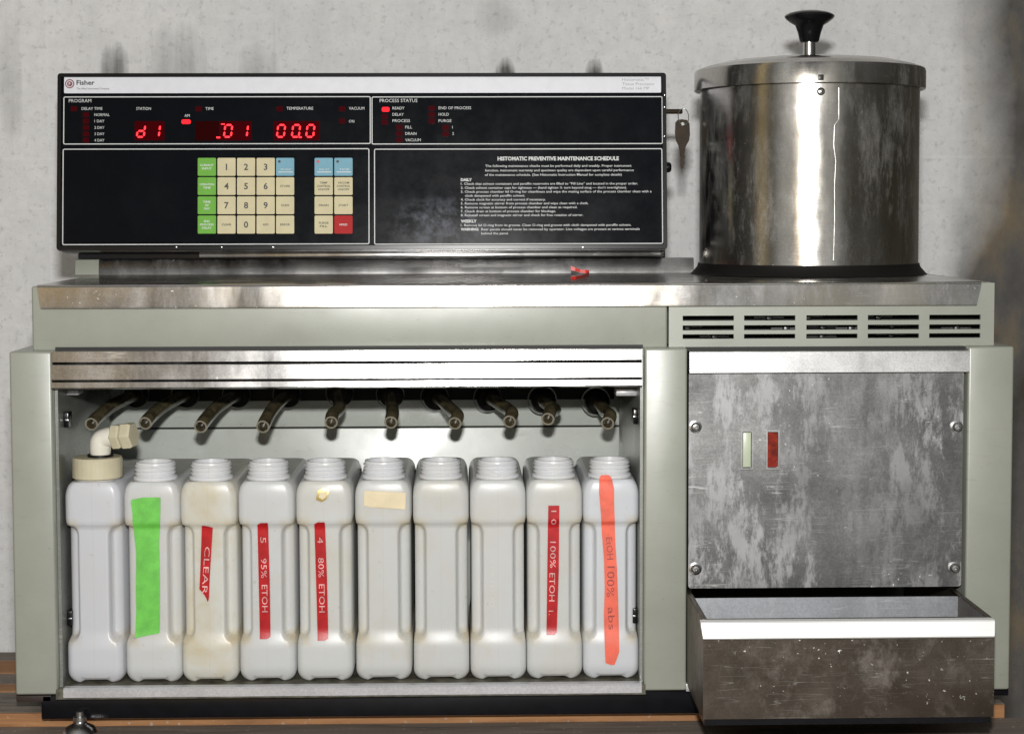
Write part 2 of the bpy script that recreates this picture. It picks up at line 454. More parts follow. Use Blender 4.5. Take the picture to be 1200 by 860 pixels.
def text_mesh(body, h, width=None, align='LEFT', bold=0.0, space=1.0):
    """flat lettering in the local x-z plane facing -y; h = cap height; centred vertically on z = 0"""
    cu = bpy.data.curves.new('t', 'FONT'); cu.body = body
    cu.size = h / .70; cu.align_x = 'LEFT'; cu.resolution_u = 2; cu.offset = bold * h; cu.space_character = space
    ob = bpy.data.objects.new('t', cu); COL.objects.link(ob)
    dg = bpy.context.evaluated_depsgraph_get()
    me = bpy.data.meshes.new_from_object(ob.evaluated_get(dg))
    bpy.data.objects.remove(ob); bpy.data.curves.remove(cu)
    bm = bmesh.new(); bm.from_mesh(me); bpy.data.meshes.remove(me)
    if not bm.verts: return bm
    x0 = min(v.co.x for v in bm.verts); x1 = max(v.co.x for v in bm.verts)
    s = (width / (x1 - x0)) if width else 1.0
    ox = {'LEFT': 0, 'CENTER': -.5, 'RIGHT': -1}[align] * (x1 - x0) * s
    for v in bm.verts: v.co = Vector(((v.co.x - x0) * s + ox, 0, v.co.y - h / 2))
    return bm
def add_text(bm, body, x, y, z, h, width=None, align='LEFT', bold=.0, mi=0, rot=0.0, space=1.0):
    t = text_mesh(body, h, width, align, bold, space)
    ca, sa = math.cos(rot), math.sin(rot)
    for v in t.verts:
        a, b = v.co.x, v.co.z
        v.co = Vector((x + a * ca - b * sa, y, z + a * sa + b * ca))
    merge(bm, t, mi)

# ------------------------------------------------------------------ light
WALLY = .90
def area(name, loc, target, size, power, col):
    l = bpy.data.lights.new(name, 'AREA'); l.shape = 'RECTANGLE'; l.size = size[0]; l.size_y = size[1]
    l.energy = power; l.color = col
    o = bpy.data.objects.new(name, l); COL.objects.link(o)
    o.location = loc
    o.rotation_euler = (Vector(target) - Vector(loc)).to_track_quat('-Z', 'Y').to_euler()
    return o
area('camera_flash', CAM + Vector((.0, -.02, .20)), (0, 0.2, .36), (.07, .04), 46, (1.0, .985, .96))

w = bpy.data.worlds.new('World'); sc.world = w; w.use_nodes = True
nt = w.node_tree; bg = nt.nodes['Background']
tc = nt.nodes.new('ShaderNodeTexCoord'); sx = nt.nodes.new('ShaderNodeSeparateXYZ')
nt.links.new(tc.outputs['Generated'], sx.inputs[0])
X, Y_, Z_ = sx.outputs
c = ramp(nt, math_(nt, 'MULTIPLY_ADD', Z_, .5, .5), [(.0, (.040, .030, .020)), (.42, (.040, .032, .023)), (.50, (.10, .097, .088)), (.75, (.15, .155, .16)), (1.0, (.30, .30, .30))])
az = math_(nt, 'ARCTAN2', X, math_(nt, 'MULTIPLY', Y_, -1.0))      # 0 = behind the camera
def strip(a, wd):
    return math_(nt, 'SUBTRACT', 1.0, math_(nt, 'DIVIDE', math_(nt, 'ABSOLUTE', math_(nt, 'SUBTRACT', az, R(a))), R(wd)), clamp=True)
below = math_(nt, 'MULTIPLY_ADD', Z_, -2.2, 1.0, clamp=True)
# the dim room behind the camera: tan cupboards on the left, added pale strips that brighten the pot, dark corners
c = mixc(nt, math_(nt, 'MULTIPLY', strip(-59, 6), 1.3, clamp=True), c, (.60, .46, .24))
near0 = math_(nt, 'SUBTRACT', 1.0, math_(nt, 'MULTIPLY', math_(nt, 'ABSOLUTE', Z_), 3.0), clamp=True)
c = mixc(nt, math_(nt, 'MULTIPLY', math_(nt, 'MULTIPLY', strip(-17, 8), 1.8, clamp=True), near0), c, (1.25, .88, .42))
c = mixc(nt, math_(nt, 'MULTIPLY', strip(-34, 14), 1.2, clamp=True), c, (.55, .55, .53))
c = mixc(nt, math_(nt, 'MULTIPLY', strip(13, 13), 1.2, clamp=True), c, (.50, .50, .48))
c = mixc(nt, math_(nt, 'MULTIPLY', strip(36, 10), .7), c, (.07, .065, .045))
c = mixc(nt, math_(nt, 'MULTIPLY', strip(-105, 42), 1.2, clamp=True), c, (.015, .014, .012))
c = mixc(nt, math_(nt, 'MULTIPLY', strip(85, 40), .8, clamp=True), c, (.04, .036, .022))
nt.links.new(c, bg.inputs['Color']); bg.inputs['Strength'].default_value = 1.0

# ------------------------------------------------------------------ console frame
CB = P(425, 293, .33)            # bottom front of the console
TILT = R(6)
MC = Matrix.Translation((CB.x, CB.y, CB.z)) @ Matrix.Rotation(-TILT, 4, 'X')
CN = (MC.to_3x3() @ Vector((0, -1, 0)))
MCI = MC.inverted()
def to_con(px, py, off=0.0):
    """console-frame point under a pixel, on its face (y = -off)"""
    return MCI @ PP(px, py, MC @ Vector((0, -off, 0)), CN)

# ------------------------------------------------------------------ material set
GREEN = paint('sage_enamel', (.295, .310, .262))
GREEN_LT = paint('sage_enamel_interior', (.46, .49, .45), .30)
S_TOP = steel('worktop_steel', (.36, .35, .34), (.62, .61, .60), .20, .09, deposit=.35, dscale=14, chips=1.0, stain=(.44, .40, .34), scr=.7)
S_RAIL = steel('rail_steel', (.30, .295, .29), (.56, .55, .54), .22, .09, deposit=.30, dscale=16, chips=.6, scr=.8)
S_DOOR = steel('door_steel', (.11, .11, .11), (.32, .32, .32), .42, .14, deposit=.92, dscale=13, chips=1.0, streak=(1, 1, .36), met=.9, wob=.08, depcol=(.46, .46, .47), cover=(.475, .55))
S_FLAP = steel('flap_steel', (.40, .40, .40), (.66, .66, .66), .40, .12, deposit=.5, dscale=14, chips=.4)
S_DRAW = steel('tray_steel', (.08, .065, .05), (.22, .19, .16), .42, .12, depcol=(.32, .29, .26), deposit=.55, dscale=11, chips=1.0, streak=(1, 1, .8), met=.95, stain=(.09, .07, .055), wob=.08)
S_DRAWIN = steel('tray_inner_steel', (.42, .44, .47), (.60, .62, .66), .45, .10, deposit=.6, dscale=10, chips=.6, met=.8)
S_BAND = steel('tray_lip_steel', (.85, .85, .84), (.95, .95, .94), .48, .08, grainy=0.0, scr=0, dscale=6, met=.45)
S_POT = steel('chamber_steel', (.40, .39, .37), (.70, .68, .65), .20, .12, deposit=.42, dscale=13, streak=(1, 1, .30), wob=.25, stain=(.36, .34, .30), chips=.35, scr=.5)
S_PLAIN = steel('plain_steel', (.5, .5, .5), (.7, .7, .7), .25, .1)
S_INNER = steel('compartment_side_steel', (.22, .23, .21), (.38, .39, .36), .42, .1, dscale=8, met=.6, wob=.05)
ALU = steel('aluminium_strip', (.55, .55, .57), (.68, .68, .70), .36, .08, chips=.4, met=.45)
BLACK = plain('black_plastic', (.005, .005, .006), .22, spec=.35)
BLACKP = plain('black_gloss_paint', (.004, .004, .006), .22, var=.3, spec=.4, bumpy=.25)
RUBBER = plain('black_rubber', (.006, .0055, .005), .45, spec=.3, bumpy=.15)
DARK = plain('dark_interior', (.010, .010, .010), .6)
TUBE = plain('olive_tubing', (.080, .066, .036), .22, var=.6, spec=.7)
TUBE_END = plain('tubing_cut_end', (.22, .20, .15), .4, var=.2)
WHITE_INK = plain('white_ink', (.62, .64, .64), .5)
GREY_INK = plain('grey_ink', (.30, .32, .34), .5)
DK_INK = plain('dark_ink', (.03, .03, .03), .5)
STRIPW = plain('white_overlay', (.70, .71, .76), .38, var=.04)
LOGO = plain('maroon_ink', (.22, .05, .06), .5)
K_CREAM = plain('cream_key', (.62, .56, .36), .6, spec=.2, var=.05, bumpy=.1)
K_GREEN = plain('green_key', (.16, .42, .06), .6, spec=.2, var=.05, bumpy=.1)
K_BLUE = plain('blue_key', (.20, .40, .50), .6, spec=.2, var=.05, bumpy=.1)
K_RED = plain('red_key', (.42, .02, .02), .6, spec=.2, var=.05, bumpy=.1)
LED_ON = emit('lit_red_segment', (1.0, .03, .04), 3.0)
LED_WARM = emit('lit_red_lamp', (1.0, .02, .03), 1.5)
LED_OFF = plain('unlit_red_lamp', (.05, .002, .004), .15, spec=.08)
GLOW = emit('display_filter', (.10, .0, .003), .22)
DIMGLOW = emit('display_filter_dim', (.05, .001, .002), .16)
HDPE = hdpe()
CREAM = plain('cream_nylon', (.56, .51, .36), .35, var=.06)
NYL = plain('pale_nylon', (.74, .71, .62), .28, var=.04)
TAPE_RED = plain('red_label_tape', (.42, .008, .012), .30, var=.25, bumpy=.3)
TAPE_GREEN = plain('green_tape', (.14, .52, .07), .5, var=.16, bumpy=.8)
TAPE_ORANGE = plain('orange_tape', (.78, .13, .075), .5, var=.16, bumpy=.8)
PAPER = plain('cream_paper', (.70, .60, .40), .6, var=.06)
GOLD = plain('gold_foil', (.75, .60, .25), .25, metal=.9)
PEN = plain('pen_ink', (.28, .05, .05), .6)
EMBOSS = plain('embossed_white', (.66, .38, .36), .5, var=.5)
BRASS = plain('dull_brass', (.030, .020, .010), .55, metal=.1, spec=.2, var=.4)
RED_PL = plain('red_plastic', (.60, .025, .015), .35)
ROCK_G = plain('pale_green_rocker', (.50, .56, .42), .35)
ROCK_R = plain('red_rocker', (.26, .018, .006), .25, var=.8)

# ------------------------------------------------------------------ setting
bm = bmesh.new()
wx0, wx1 = -3.2, 3.4
bb = [bm.verts.new(p) for p in ((wx0, WALLY, -1.0), (wx1, WALLY, -1.0), (wx1, WALLY, 2.6), (wx0, WALLY, 2.6))]
bm.faces.new(bb)
b2 = [bm.verts.new(p) for p in ((wx0, WALLY + .2, -1.0), (wx1, WALLY + .2, -1.0), (wx1, WALLY + .2, 2.6), (wx0, WALLY + .2, 2.6))]
bm.faces.new(b2[::-1])
for i in range(4): bm.faces.new((bb[i], bb[(i + 1) % 4], b2[(i + 1) % 4], b2[i]))
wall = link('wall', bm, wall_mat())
tag(wall, 'pale grey painted wall with soot marks behind the machine', kind='structure')

# workbench of weathered planks
bench = empty('wooden_bench', (0, .2, 0))
tag(bench, 'weathered wooden plank bench top under the machine', 'bench')
Wd = wood('grey_weathered_wood', (.10, .082, .068), (.24, .20, .165))
Wo = wood('orange_pine', (.20, .085, .03), (.42, .21, .085))
bxr = P(1179, 825, .05).x
ys = [(-.40, -.115, Wd, .012), (-.112, .048, Wd, .012), (.054, .148, Wd, .028), (.149, .186, Wo, .028), (.187, .240, Wd, .028), (.241, .308, Wo, .028), (.309, .355, Wd, .028)]
for y0, y1, mm, zt_ in ys:
    bm = bmesh.new(); box(bm, -1.1, bxr if zt_ > .02 else 1.15, y0, y1, -.04, zt_ - random.uniform(0, .0008), .0015)
    link('plank', bm, mm, bench)
bm = bmesh.new(); box(bm, -1.1, bxr - .002, .0485, .0535, -.04, .0275, .001); link('board_edge', bm, Wo, bench)

# ------------------------------------------------------------------ the machine
MACH = empty('tissue_processor', (P(600, 800, 0).x, .2, 0))
tag(MACH, 'sage green and stainless laboratory tissue processor with black keypad console and steel chamber', 'lab machine')
def part(name, bm, mat, smooth=30, parent=None):
    return link(name, bm, mat, parent or MACH, True, smooth=smooth)

Zt = P(600, 332, .022).z                 # worktop height
# side panels
def col_px(xt0, xt1, xb0, xb1, yt, yb, Y=0):
    a = P((xt0 + xb0) / 2, 600, Y).x; b = P((xt1 + xb1) / 2, 600, Y).x
    return a, b, P((xt0 + xt1) / 2, yb, Y).z, P((xt0 + xt1) / 2, yt, Y).z
for i, (a, b, c_, d, yt, yb) in enumerate(((11, 61, 17, 66, 412, 814), (755, 805, 755, 805, 408, 809), (1134, 1189, 1131, 1183, 406, 808))):
    x0, x1, z0, z1 = col_px(a, b, c_, d, yt, yb)
    bm = bmesh.new(); box(bm, x0, x1, 0, .42, z0, z1, .003, 3)
    if i == 0:
        xi0, zi0, zi1 = x1, z0, z1
    if i == 1:
        xi1 = x0; xd0 = x1
    if i == 2: xd1 = x0
    part('side_panel', bm, GREEN)
# compartment interior
zs = P(400, 802, .01).z                  # shelf
ztopc = P(400, 411, .0).z
bm = bmesh.new(); box(bm, xi0 + .0005, xi0 + .004, .012, .318, zs, ztopc, 0)
part('compartment_side', bm, S_INNER)
bm = bmesh.new(); box(bm, xi1 - .004, xi1 - .0005, .012, .318, zs, ztopc, 0)
part('compartment_side', bm, S_INNER)
zseam = P(400, 501, .32).z
bm = bmesh.new(); box(bm, xi0, xi1, .322, .33, zs - .01, zseam - .0012, .001)
part('back_panel', bm, GREEN_LT)
bm = bmesh.new(); box(bm, xi0, xi1, .320, .33, zseam + .0012, ztopc, .001)
part('back_panel', bm, GREEN_LT)
bm = bmesh.new(); box(bm, xi0, xi1, .334, .336, zs - .02, ztopc, 0)
part('back_lining', bm, DARK)
# vertical seam strip at the right of the back
xs = P(727, 500, .318).x
bm = bmesh.new(); box(bm, xs, xs + .002, .3165, .3195, zs, ztopc - .02, 0); part('seam_strip', bm, DARK)
bm = bmesh.new(); box(bm, xi0 - .002, xi1 + .002, .0, .33, zs - .012, zs, 0)
part('shelf', bm, plain('oily_shelf', (.10, .095, .07), .45, var=.7, bumpy=.4))
# bottom aluminium edge
x0, x1, z0, z1 = rect(74, 805.5, 752, 814.5, -.006)
bm = prism_x([(-.006, z0), (.006, z0), (.006, z1 + .002), (-.004, z1 + .002), (-.006, z1)], x0, x1); part('shelf_edge', bm, ALU)
x0, x1, z0, z1 = rect(804, 801, 820, 810, -.004)
bm = bmesh.new(); box(bm, x0, x1, -.004, .02, z0, z1, .0008); part('shelf_edge', bm, ALU)
# roof of compartment and dark valve bar
bm = bmesh.new(); box(bm, xi0, xi1, .02, .319, ztopc - .012, ztopc + .004, 0); part('compartment_roof', bm, DARK)
za = P(400, 470, .29).z; zb_ = P(400, 440, .29).z
bm = bmesh.new(); box(bm, xi0 + .03, xi1 - .012, .296, .319, za, zb_, .001); part('valve_bar', bm, plain('grey_black_metal', (.010, .011, .010), .55, spec=.2))
# header rail: folded stainless channel
x0, x1 = P(61, 430, -.004).x, P(752, 430, -.004).x
def zz(py, Y, px=400): return P(px, py, Y).z
prof = [(.012, zz(409.5, .012)), (-.002, zz(410.8, -.002)), (-.0035, zz(423, -.0035)), (.003, zz(425, .003)), (-.0058, zz(426, -.006)), (-.0065, zz(426.8, -.0065)), (-.0086, zz(443.4, -.0086)), (-.0078, zz(444.4, -.0078)),
        (.0005, zz(445.5, 0)), (-.0092, zz(446.6, -.0092)), (-.0101, zz(453, -.0101)), (-.0092, zz(454, -.0092)), (.012, zz(455, .012))]
part('header_rail', prism_x(prof, x0, x1), S_RAIL, 8)
# plinth
x0, x1, z0, z1 = rect(50, 813, 822, 837, .03)
bm = bmesh.new(); box(bm, x0, x1, .020, .34, z0, z1 + .006, .003); part('plinth', bm, BLACKP)
x0, x1, z0, z1 = rect(19, 813, 60, 822, .02)
bm = bmesh.new(); box(bm, x0, x1, .02, .40, z0, z1, .001); part('plinth', bm, plain('brown_black_paint', (.03, .018, .014), .6))
x0, x1, z0, z1 = rect(1120, 806, 1182, 815, .02)
bm = bmesh.new(); box(bm, x0, x1, .02, .40, z0, z1 + .004, .001); part('plinth', bm, BLACKP)
zpl = P(400, 837, .03).z
# feet
for px, yy, zf in ((97, .015, .012), (1125, .30, .028), (97, .30, .028)):
    fx = P(px, 838, .03).x
    kz = (zpl - zf)
    prof = [(.0, 0), (.019, 0), (.0205, .003), (.017, .008), (.009, .012), (.007, .0135), (.0065, .015), (.008, .016), (.008, .021), (.005, .0215), (.005, .027), (0, .027)]
    if zf > .02: prof = [(0, 0), (.015, 0), (.015, kz + .003), (0, kz + .003)]
    bm = lathe(prof, (fx, yy, zf), seg=28, close=True)
    part('foot', bm, S_PLAIN, 40)

# hood
hz0, hz1 = P(600, 409, .022).z, Zt - .0015
hx0, hx1 = P(37, 370, .022).x, P(1165, 370, .022).x
xsplit = P(783, 385, .022).x
bm = bmesh.new(); box(bm, hx0, xsplit - .0008, .022, .50, hz0, hz1, .003, 3); part('hood', bm, GREEN)
# vent cover, right-hand part of the hood, with 15 slots
cols = [(800, 860), (872, 932), (945, 1005), (1017, 1077), (1089, 1149)]
rows = [(367.3, 373.3), (378.6, 384.4), (389, 394.4)]
vx = [xsplit + .0008] ; 
for a, b in cols: vx += [P(a, 380, .022).x, P(b, 380, .022).x]
vx.append(hx1)
ofs = P(970, 405.3, .022).z - hz0
vz = [hz1]
for a, b in rows: vz += [P(970, a, .022).z - ofs, P(970, b, .022).z - ofs]
vz.append(hz0)
bm = bmesh.new()
for i in range(len(vx) - 1):
    for j in range(len(vz) - 1):
        if i % 2 == 1 and j % 2 == 1: continue
        box(bm, vx[i], vx[i + 1], .022, .0255, vz[j + 1], vz[j], 0)
box(bm, hx1 - .002, hx1 + .0004, .0257, .50, hz0, hz1, .0004)
vent = part('vent_cover', bm, GREEN)
bm = bmesh.new(); box(bm, xsplit + .001, hx1 - .003, .075, .49, hz0 + .002, hz1 - .004, 0); part('fan_box', bm, DARK)
bm = bmesh.new(); box(bm, xsplit + .001, hx1 - .003, .026, .49, hz0 + .0005, hz0 + .002, 0); part('hood_floor', bm, DARK)
GRILLE = plain('dull_grille', (.10, .10, .10), .35, metal=.8)
for px, py in ((902, 370), (948, 369), (965, 381), (998, 383), (964, 392), (1046, 379), (1045, 390), (922, 383), (806, 381), (1122, 383), (1030, 369), (838, 392)):
    q = P(px, py, .05)
    part('fan_screw', lathe([(0, -.004), (.003, -.0035), (.0045, -.001), (.0045, .0)], (q.x, .055, q.z - ofs), 'Y', 12, close=True), GRILLE, 40, vent)
    bm = bmesh.new(); box(bm, q.x - .018, q.x + .018, .056, .060, q.z - ofs - .0012, q.z - ofs + .0012, 0)
    part('grille_bar', bm, GRILLE, 40, vent)
# stainless worktop with turned-down front
wx0_, wx1_ = P(43, 348, .02).x, P(1151, 344, .02).x
za = P(600, 360.5, .0165).z
def apron():
    b = bmesh.new()
    yb = .50
    pts = []
    prof = [(yb, Zt), (.040, Zt), (.028, Zt), (.0235, Zt - .0007), (.0205, Zt - .003), (.0185, za + .004), (.0180, za + .0012), (.0195, za), (.0218, za)]
    prof2 = [(.0218, za + .002), (.0218, Zt - .0042), (.024, Zt - .0018), (yb, Zt - .0014)]
    full = prof + prof2
    n = len(full)
    L, Rr = [], []
    for y, z in full:
        t = min(1, max(0, (Zt - z) / (Zt - za)))
        L.append(b.verts.new((wx0_ + .005 * t * t, y, z)))
        Rr.append(b.verts.new((wx1_ - .007 * t, y, z)))
    for i in range(n): b.faces.new((L[i], L[(i + 1) % n], Rr[(i + 1) % n], Rr[i]))
    b.faces.new(L); b.faces.new(Rr[::-1])
    return b
part('worktop', apron(), S_TOP, 40)

# upstand under console
x0, x1 = P(118, 312, .385).x, P(812, 312, .385).x
zc_ = P(425, 304, .376).z
part('upstand', prism_x([(.372, Zt), (.385, Zt), (.385, zc_ - .001), (.382, zc_ + .0012), (.3765, zc_ + .0005), (.3755, zc_ - .001)], x0, x1), S_RAIL, 40)
xa = P(90, 312, .385).x
part('upstand_end', prism_x([(.374, Zt), (.386, Zt), (.386, zc_ - .001), (.383, zc_ + .0012), (.3785, zc_ + .0005), (.3775, zc_ - .001)], xa, x0 - .0008), GREEN, 40)
xb = P(778, 300, .41).x
bm = bmesh.new(); box(bm, xa, xb, (.392), .49, Zt, CB.z + .012, .002); part('console_stand', bm, BLACKP)
x0, x1 = P(236, 300, .40).x, P(772, 300, .40).x
bm = bmesh.new(); box(bm, x0, x1, .378, .3915, P(425, 301.5, .378).z, P(425, 296.5, .378).z, .0008); part('stand_trim', bm, S_RAIL)

# ---------------------------------------------------------------- door plate
x0, x1, z0, z1 = rect(807, 411, 1128, 688, .004)
z0 = P(967, 688, .004).z
bm = bmesh.new(); prism_y(rrect(x0, x1, z0, z1, .004), .004, .0065, bm); 
door = part('door_plate', bm, S_DOOR)
fx0, fx1, fz0, fz1 = rect(808, 411, 1136, 437, -.001)
bm = prism_x([(.003, fz1), (-.0015, fz1 - .001), (-.0035, fz0 + .001), (-.0025, fz0), (.003, fz0)], fx0, fx1); part('flap', bm, S_FLAP, 40, door)
for px, py in ((815, 500), (1121, 500), (815, 666), (1118, 665)):
    q = P(px, py, .003)
    bm = lathe([(.0075, .0035), (.0075, .0022), (.0055, .0018), (.0048, -.0008), (.0035, -.0022), (.0018, -.0024), (.0015, -.0008), (0, -.0008)], (q.x, 0, q.z), 'Y', 20, close=True)
    part('screw', bm, S_PLAIN, 30, door)
for k, (px0, px1, rm) in enumerate(((867.5, 882.5, ROCK_G), (897, 913.5, ROCK_R))):
    x0, x1, z0, z1 = rect(px0, 503.5, px1, 550, .002)
    bm = frame_y(x0, x1, z0, z1, .001, .0022, -.001, .004)
    sw = part('switch', bm, S_PLAIN, 30)
    cz = (z0 + z1) / 2; a0, a1 = x0 + .0028, x1 - .0028; b0, b1 = z0 + .003, z1 - .003
    bm = bmesh.new()
    if k == 0: box(bm, a0, a1, -.0005, .004, b0, b1, .0008)
    else:
        prism_x([(.004, b0), (.0015, b0), (.0000, cz), (-.0015, b1), (.004, b1)], a0, a1, bm)
    part('rocker', bm, rm, 30, sw)
# recess behind the tray
xr0, xr1 = xd0, xd1
bm = bmesh.new(); box(bm, xr0, xr1, .40, .41, .03, P(960, 410, 0).z, 0); part('recess_lining', bm, plain('olive_dark', (.05, .05, .035), .6))
bm = bmesh.new(); box(bm, xr0, xr1, .012, .40, P(960, 410, .02).z, P(960, 406, .02).z, 0); part('recess_lining', bm, DARK)

# ---------------------------------------------------------------- pulled-out drip tray
DY = -.150
tx0, tx1, _, _ = rect(824, 760, 1165, 838, DY)
tz1 = P(990, 728.5, DY).z; tz0 = P(990, 841, DY).z
zband = P(990, 746, DY).z
th = .0015; yb = .26
bm = bmesh.new()
box(bm, tx0, tx1, DY, DY + th, tz0, zband + .001, 0)                 # front
tray = part('drip_tray', bm, S_DRAW)
bm = bmesh.new()
box(bm, tx0, tx0 + th, DY + th, yb, tz0, tz1, 0); part('tray_side', bm, S_DRAW, 30, tray)
bm = bmesh.new()
box(bm, tx1 - th, tx1, DY + th, yb, tz0, tz1, 0); part('tray_side', bm, S_DRAW, 30, tray)
bm = bmesh.new()
box(bm, tx0 + th, tx1 - th, DY + th, yb, tz0, tz0 + th, 0); part('tray_floor', bm, S_DRAWIN, 30, tray)
bm = bmesh.new()
box(bm, tx0 + th, tx1 - th, -.004, -.0025, tz0 + th, tz1 - .004, 0); part('tray_divider', bm, S_DRAWIN, 30, tray)
# folded lip: slopes so that it faces upwards
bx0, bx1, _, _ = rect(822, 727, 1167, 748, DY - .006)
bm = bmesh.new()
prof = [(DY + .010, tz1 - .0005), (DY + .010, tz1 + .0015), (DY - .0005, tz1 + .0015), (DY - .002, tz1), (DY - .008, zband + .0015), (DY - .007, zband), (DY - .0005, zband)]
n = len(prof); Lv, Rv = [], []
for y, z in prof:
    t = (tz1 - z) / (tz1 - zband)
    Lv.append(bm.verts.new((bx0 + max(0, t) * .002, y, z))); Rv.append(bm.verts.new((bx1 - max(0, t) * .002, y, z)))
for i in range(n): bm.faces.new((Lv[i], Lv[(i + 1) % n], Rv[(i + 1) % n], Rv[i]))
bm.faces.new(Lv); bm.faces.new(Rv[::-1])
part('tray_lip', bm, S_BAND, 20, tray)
bm = bmesh.new()
for xx in (tx0, tx1 - .006):
    box(bm, xx, xx + .006, DY + .011, yb, tz1, tz1 + .0016, .0005)
box(bm, tx0 + .006, tx1 - .006, DY + .0105, DY + .017, tz1 - .0002, tz1 + .0012, .0003)
part('tray_rim', bm, S_DRAW, 30, tray)
bm = bmesh.new(); box(bm, tx0 + .002, tx1 - .002, DY + .004, .2, tz0 - .008, tz0 - .0005, 0); part('tray_shadow_bar', bm, BLACKP, 30, tray)  # black box built in for the dark shadow under the tray

# ---------------------------------------------------------------- process chamber
PC = P(945, 200, .32); cx, cy = PC.x, .32
zc = CAM.z
d_ = 2.42 / 2100.0
def zpy(py): return P(945, py, .32).z
Rp = (P(1073.5, 220, .32).x - P(821, 220, .32).x) / 2
cx = (P(1074, 220, .32).x + P(820, 220, .32).x) / 2
Rl = Rp * 1.052
zl0, zl1, zl2 = zpy(107), zpy(82), zpy(67)
zb = Zt + .012
chamber = part('chamber', lathe([(Rp - .006, zb + .004), (Rp, zb), (Rp, zb + .1), (Rp, zl0 + .006), (Rp - .004, zl0 + .008), (Rp - .004, zb + .01)][1:5], (cx, cy, 0), seg=96, close=True), S_POT, 40)
lid = part('lid', lathe([(Rp - .01, zl0 + .002), (Rl - .001, zl0), (Rl, zl0 + .001), (Rl, zl1 - .005), (Rl - .0012, zl1 - .0015), (Rl - .0045, zl1 + .0003), (Rl - .0085, zl1 + .0010), (Rl - .012, zl1 + .0030), (Rl * .75, zl1 + .0095), (Rl * .45, zl1 + .0145), (Rl * .2, zl2 - .001), (.012, zl2), (0, zl2)], (cx, cy, 0), seg=96, close=True), S_POT, 25, chamber)
part('gasket', lathe([(Rp - .002, zb + .003), (Rp + .0015, zb + .003), (Rp + .003, zb - .002), (Rp + .010, Zt + .002), (Rp + .012, Zt + .0005), (Rp - .002, Zt + .0005)], (cx, cy, 0), seg=96, close=True), RUBBER, 40, chamber)
part('knob_stem', lathe([(.013, zl2 - .002), (.010, zl2 + .0015), (.0085, zl2 + .003), (.0085, zpy(49)), (0, zpy(49))], (cx, cy, 0), seg=32), S_PLAIN, 40, chamber)
k0, k1, k2 = zpy(50), zpy(27.5), zpy(13)
part('knob', lathe([(0, k0), (.0115, k0), (.013, k0 + .002), (.0155, k0 + (k1 - k0) * .5), (.019, k1 - .003), (.024, k1), (.031, k1 + .005), (.0335, k1 + .0085), (.0325, k1 + .0105), (.027, k2 - .003), (.016, k2 - .0005), (0, k2)], (cx, cy, 0), seg=48, close=True), BLACK, 40, chamber)
a = math.asin((P(962, 100, .2).x - P(945, 100, .2).x) / Rp)
def on_pot(px, py, r):
    """point on a cylinder of radius r round the chamber axis under a pixel"""
    d = ray(px, py); o = CAM - Vector((cx, cy, 0))
    A = d.x ** 2 + d.y ** 2; B = 2 * (o.x * d.x + o.y * d.y); C = o.x ** 2 + o.y ** 2 - r * r
    disc = B * B - 4 * A * C
    t = (-B - math.sqrt(max(disc, 0))) / (2 * A)
    return CAM + d * t
q = on_pot(962, 91, Rl); bm = bmesh.new(); box(bm, q.x - .0035, q.x + .0035, q.y - .0012, q.y + .003, q.z - .0035, q.z + .0035, .0005)
lathe([(.0022, -.002), (.0022, -.0008), (0, -.0008)], (q.x, q.y, q.z), 'Y', 12, bm, close=True)
part('catch', bm, plain('tarnished_metal', (.06, .06, .055), .35, metal=.7), 30, chamber)
q = on_pot(962, 107.5, Rp); part('rivet', lathe([(.0055, .002), (.005, -.0012), (.0035, -.0022), (.0028, -.0012), (0, -.0018)], (q.x, q.y, q.z), 'Y', 18, close=True), S_PLAIN, 30, chamber)
# thin pale raised line with a jog
line_px = [(983, 103), (983, 140), (978, 147), (977, 170), (979.5, 190), (978, 215), (978, 260), (976.5, 314)]
path = []
for i in range(len(line_px) - 1):
    for k in range(6):
        t = k / 6; path.append(on_pot(line_px[i][0] * (1 - t) + line_px[i + 1][0] * t, line_px[i][1] * (1 - t) + line_px[i + 1][1] * t, Rp + .0001))
bm = tube(path, .0008, 8); part('jogged_line', bm, plain('pale_line_metal', (.72, .71, .67), .35, metal=.85, var=.3), 60, chamber)

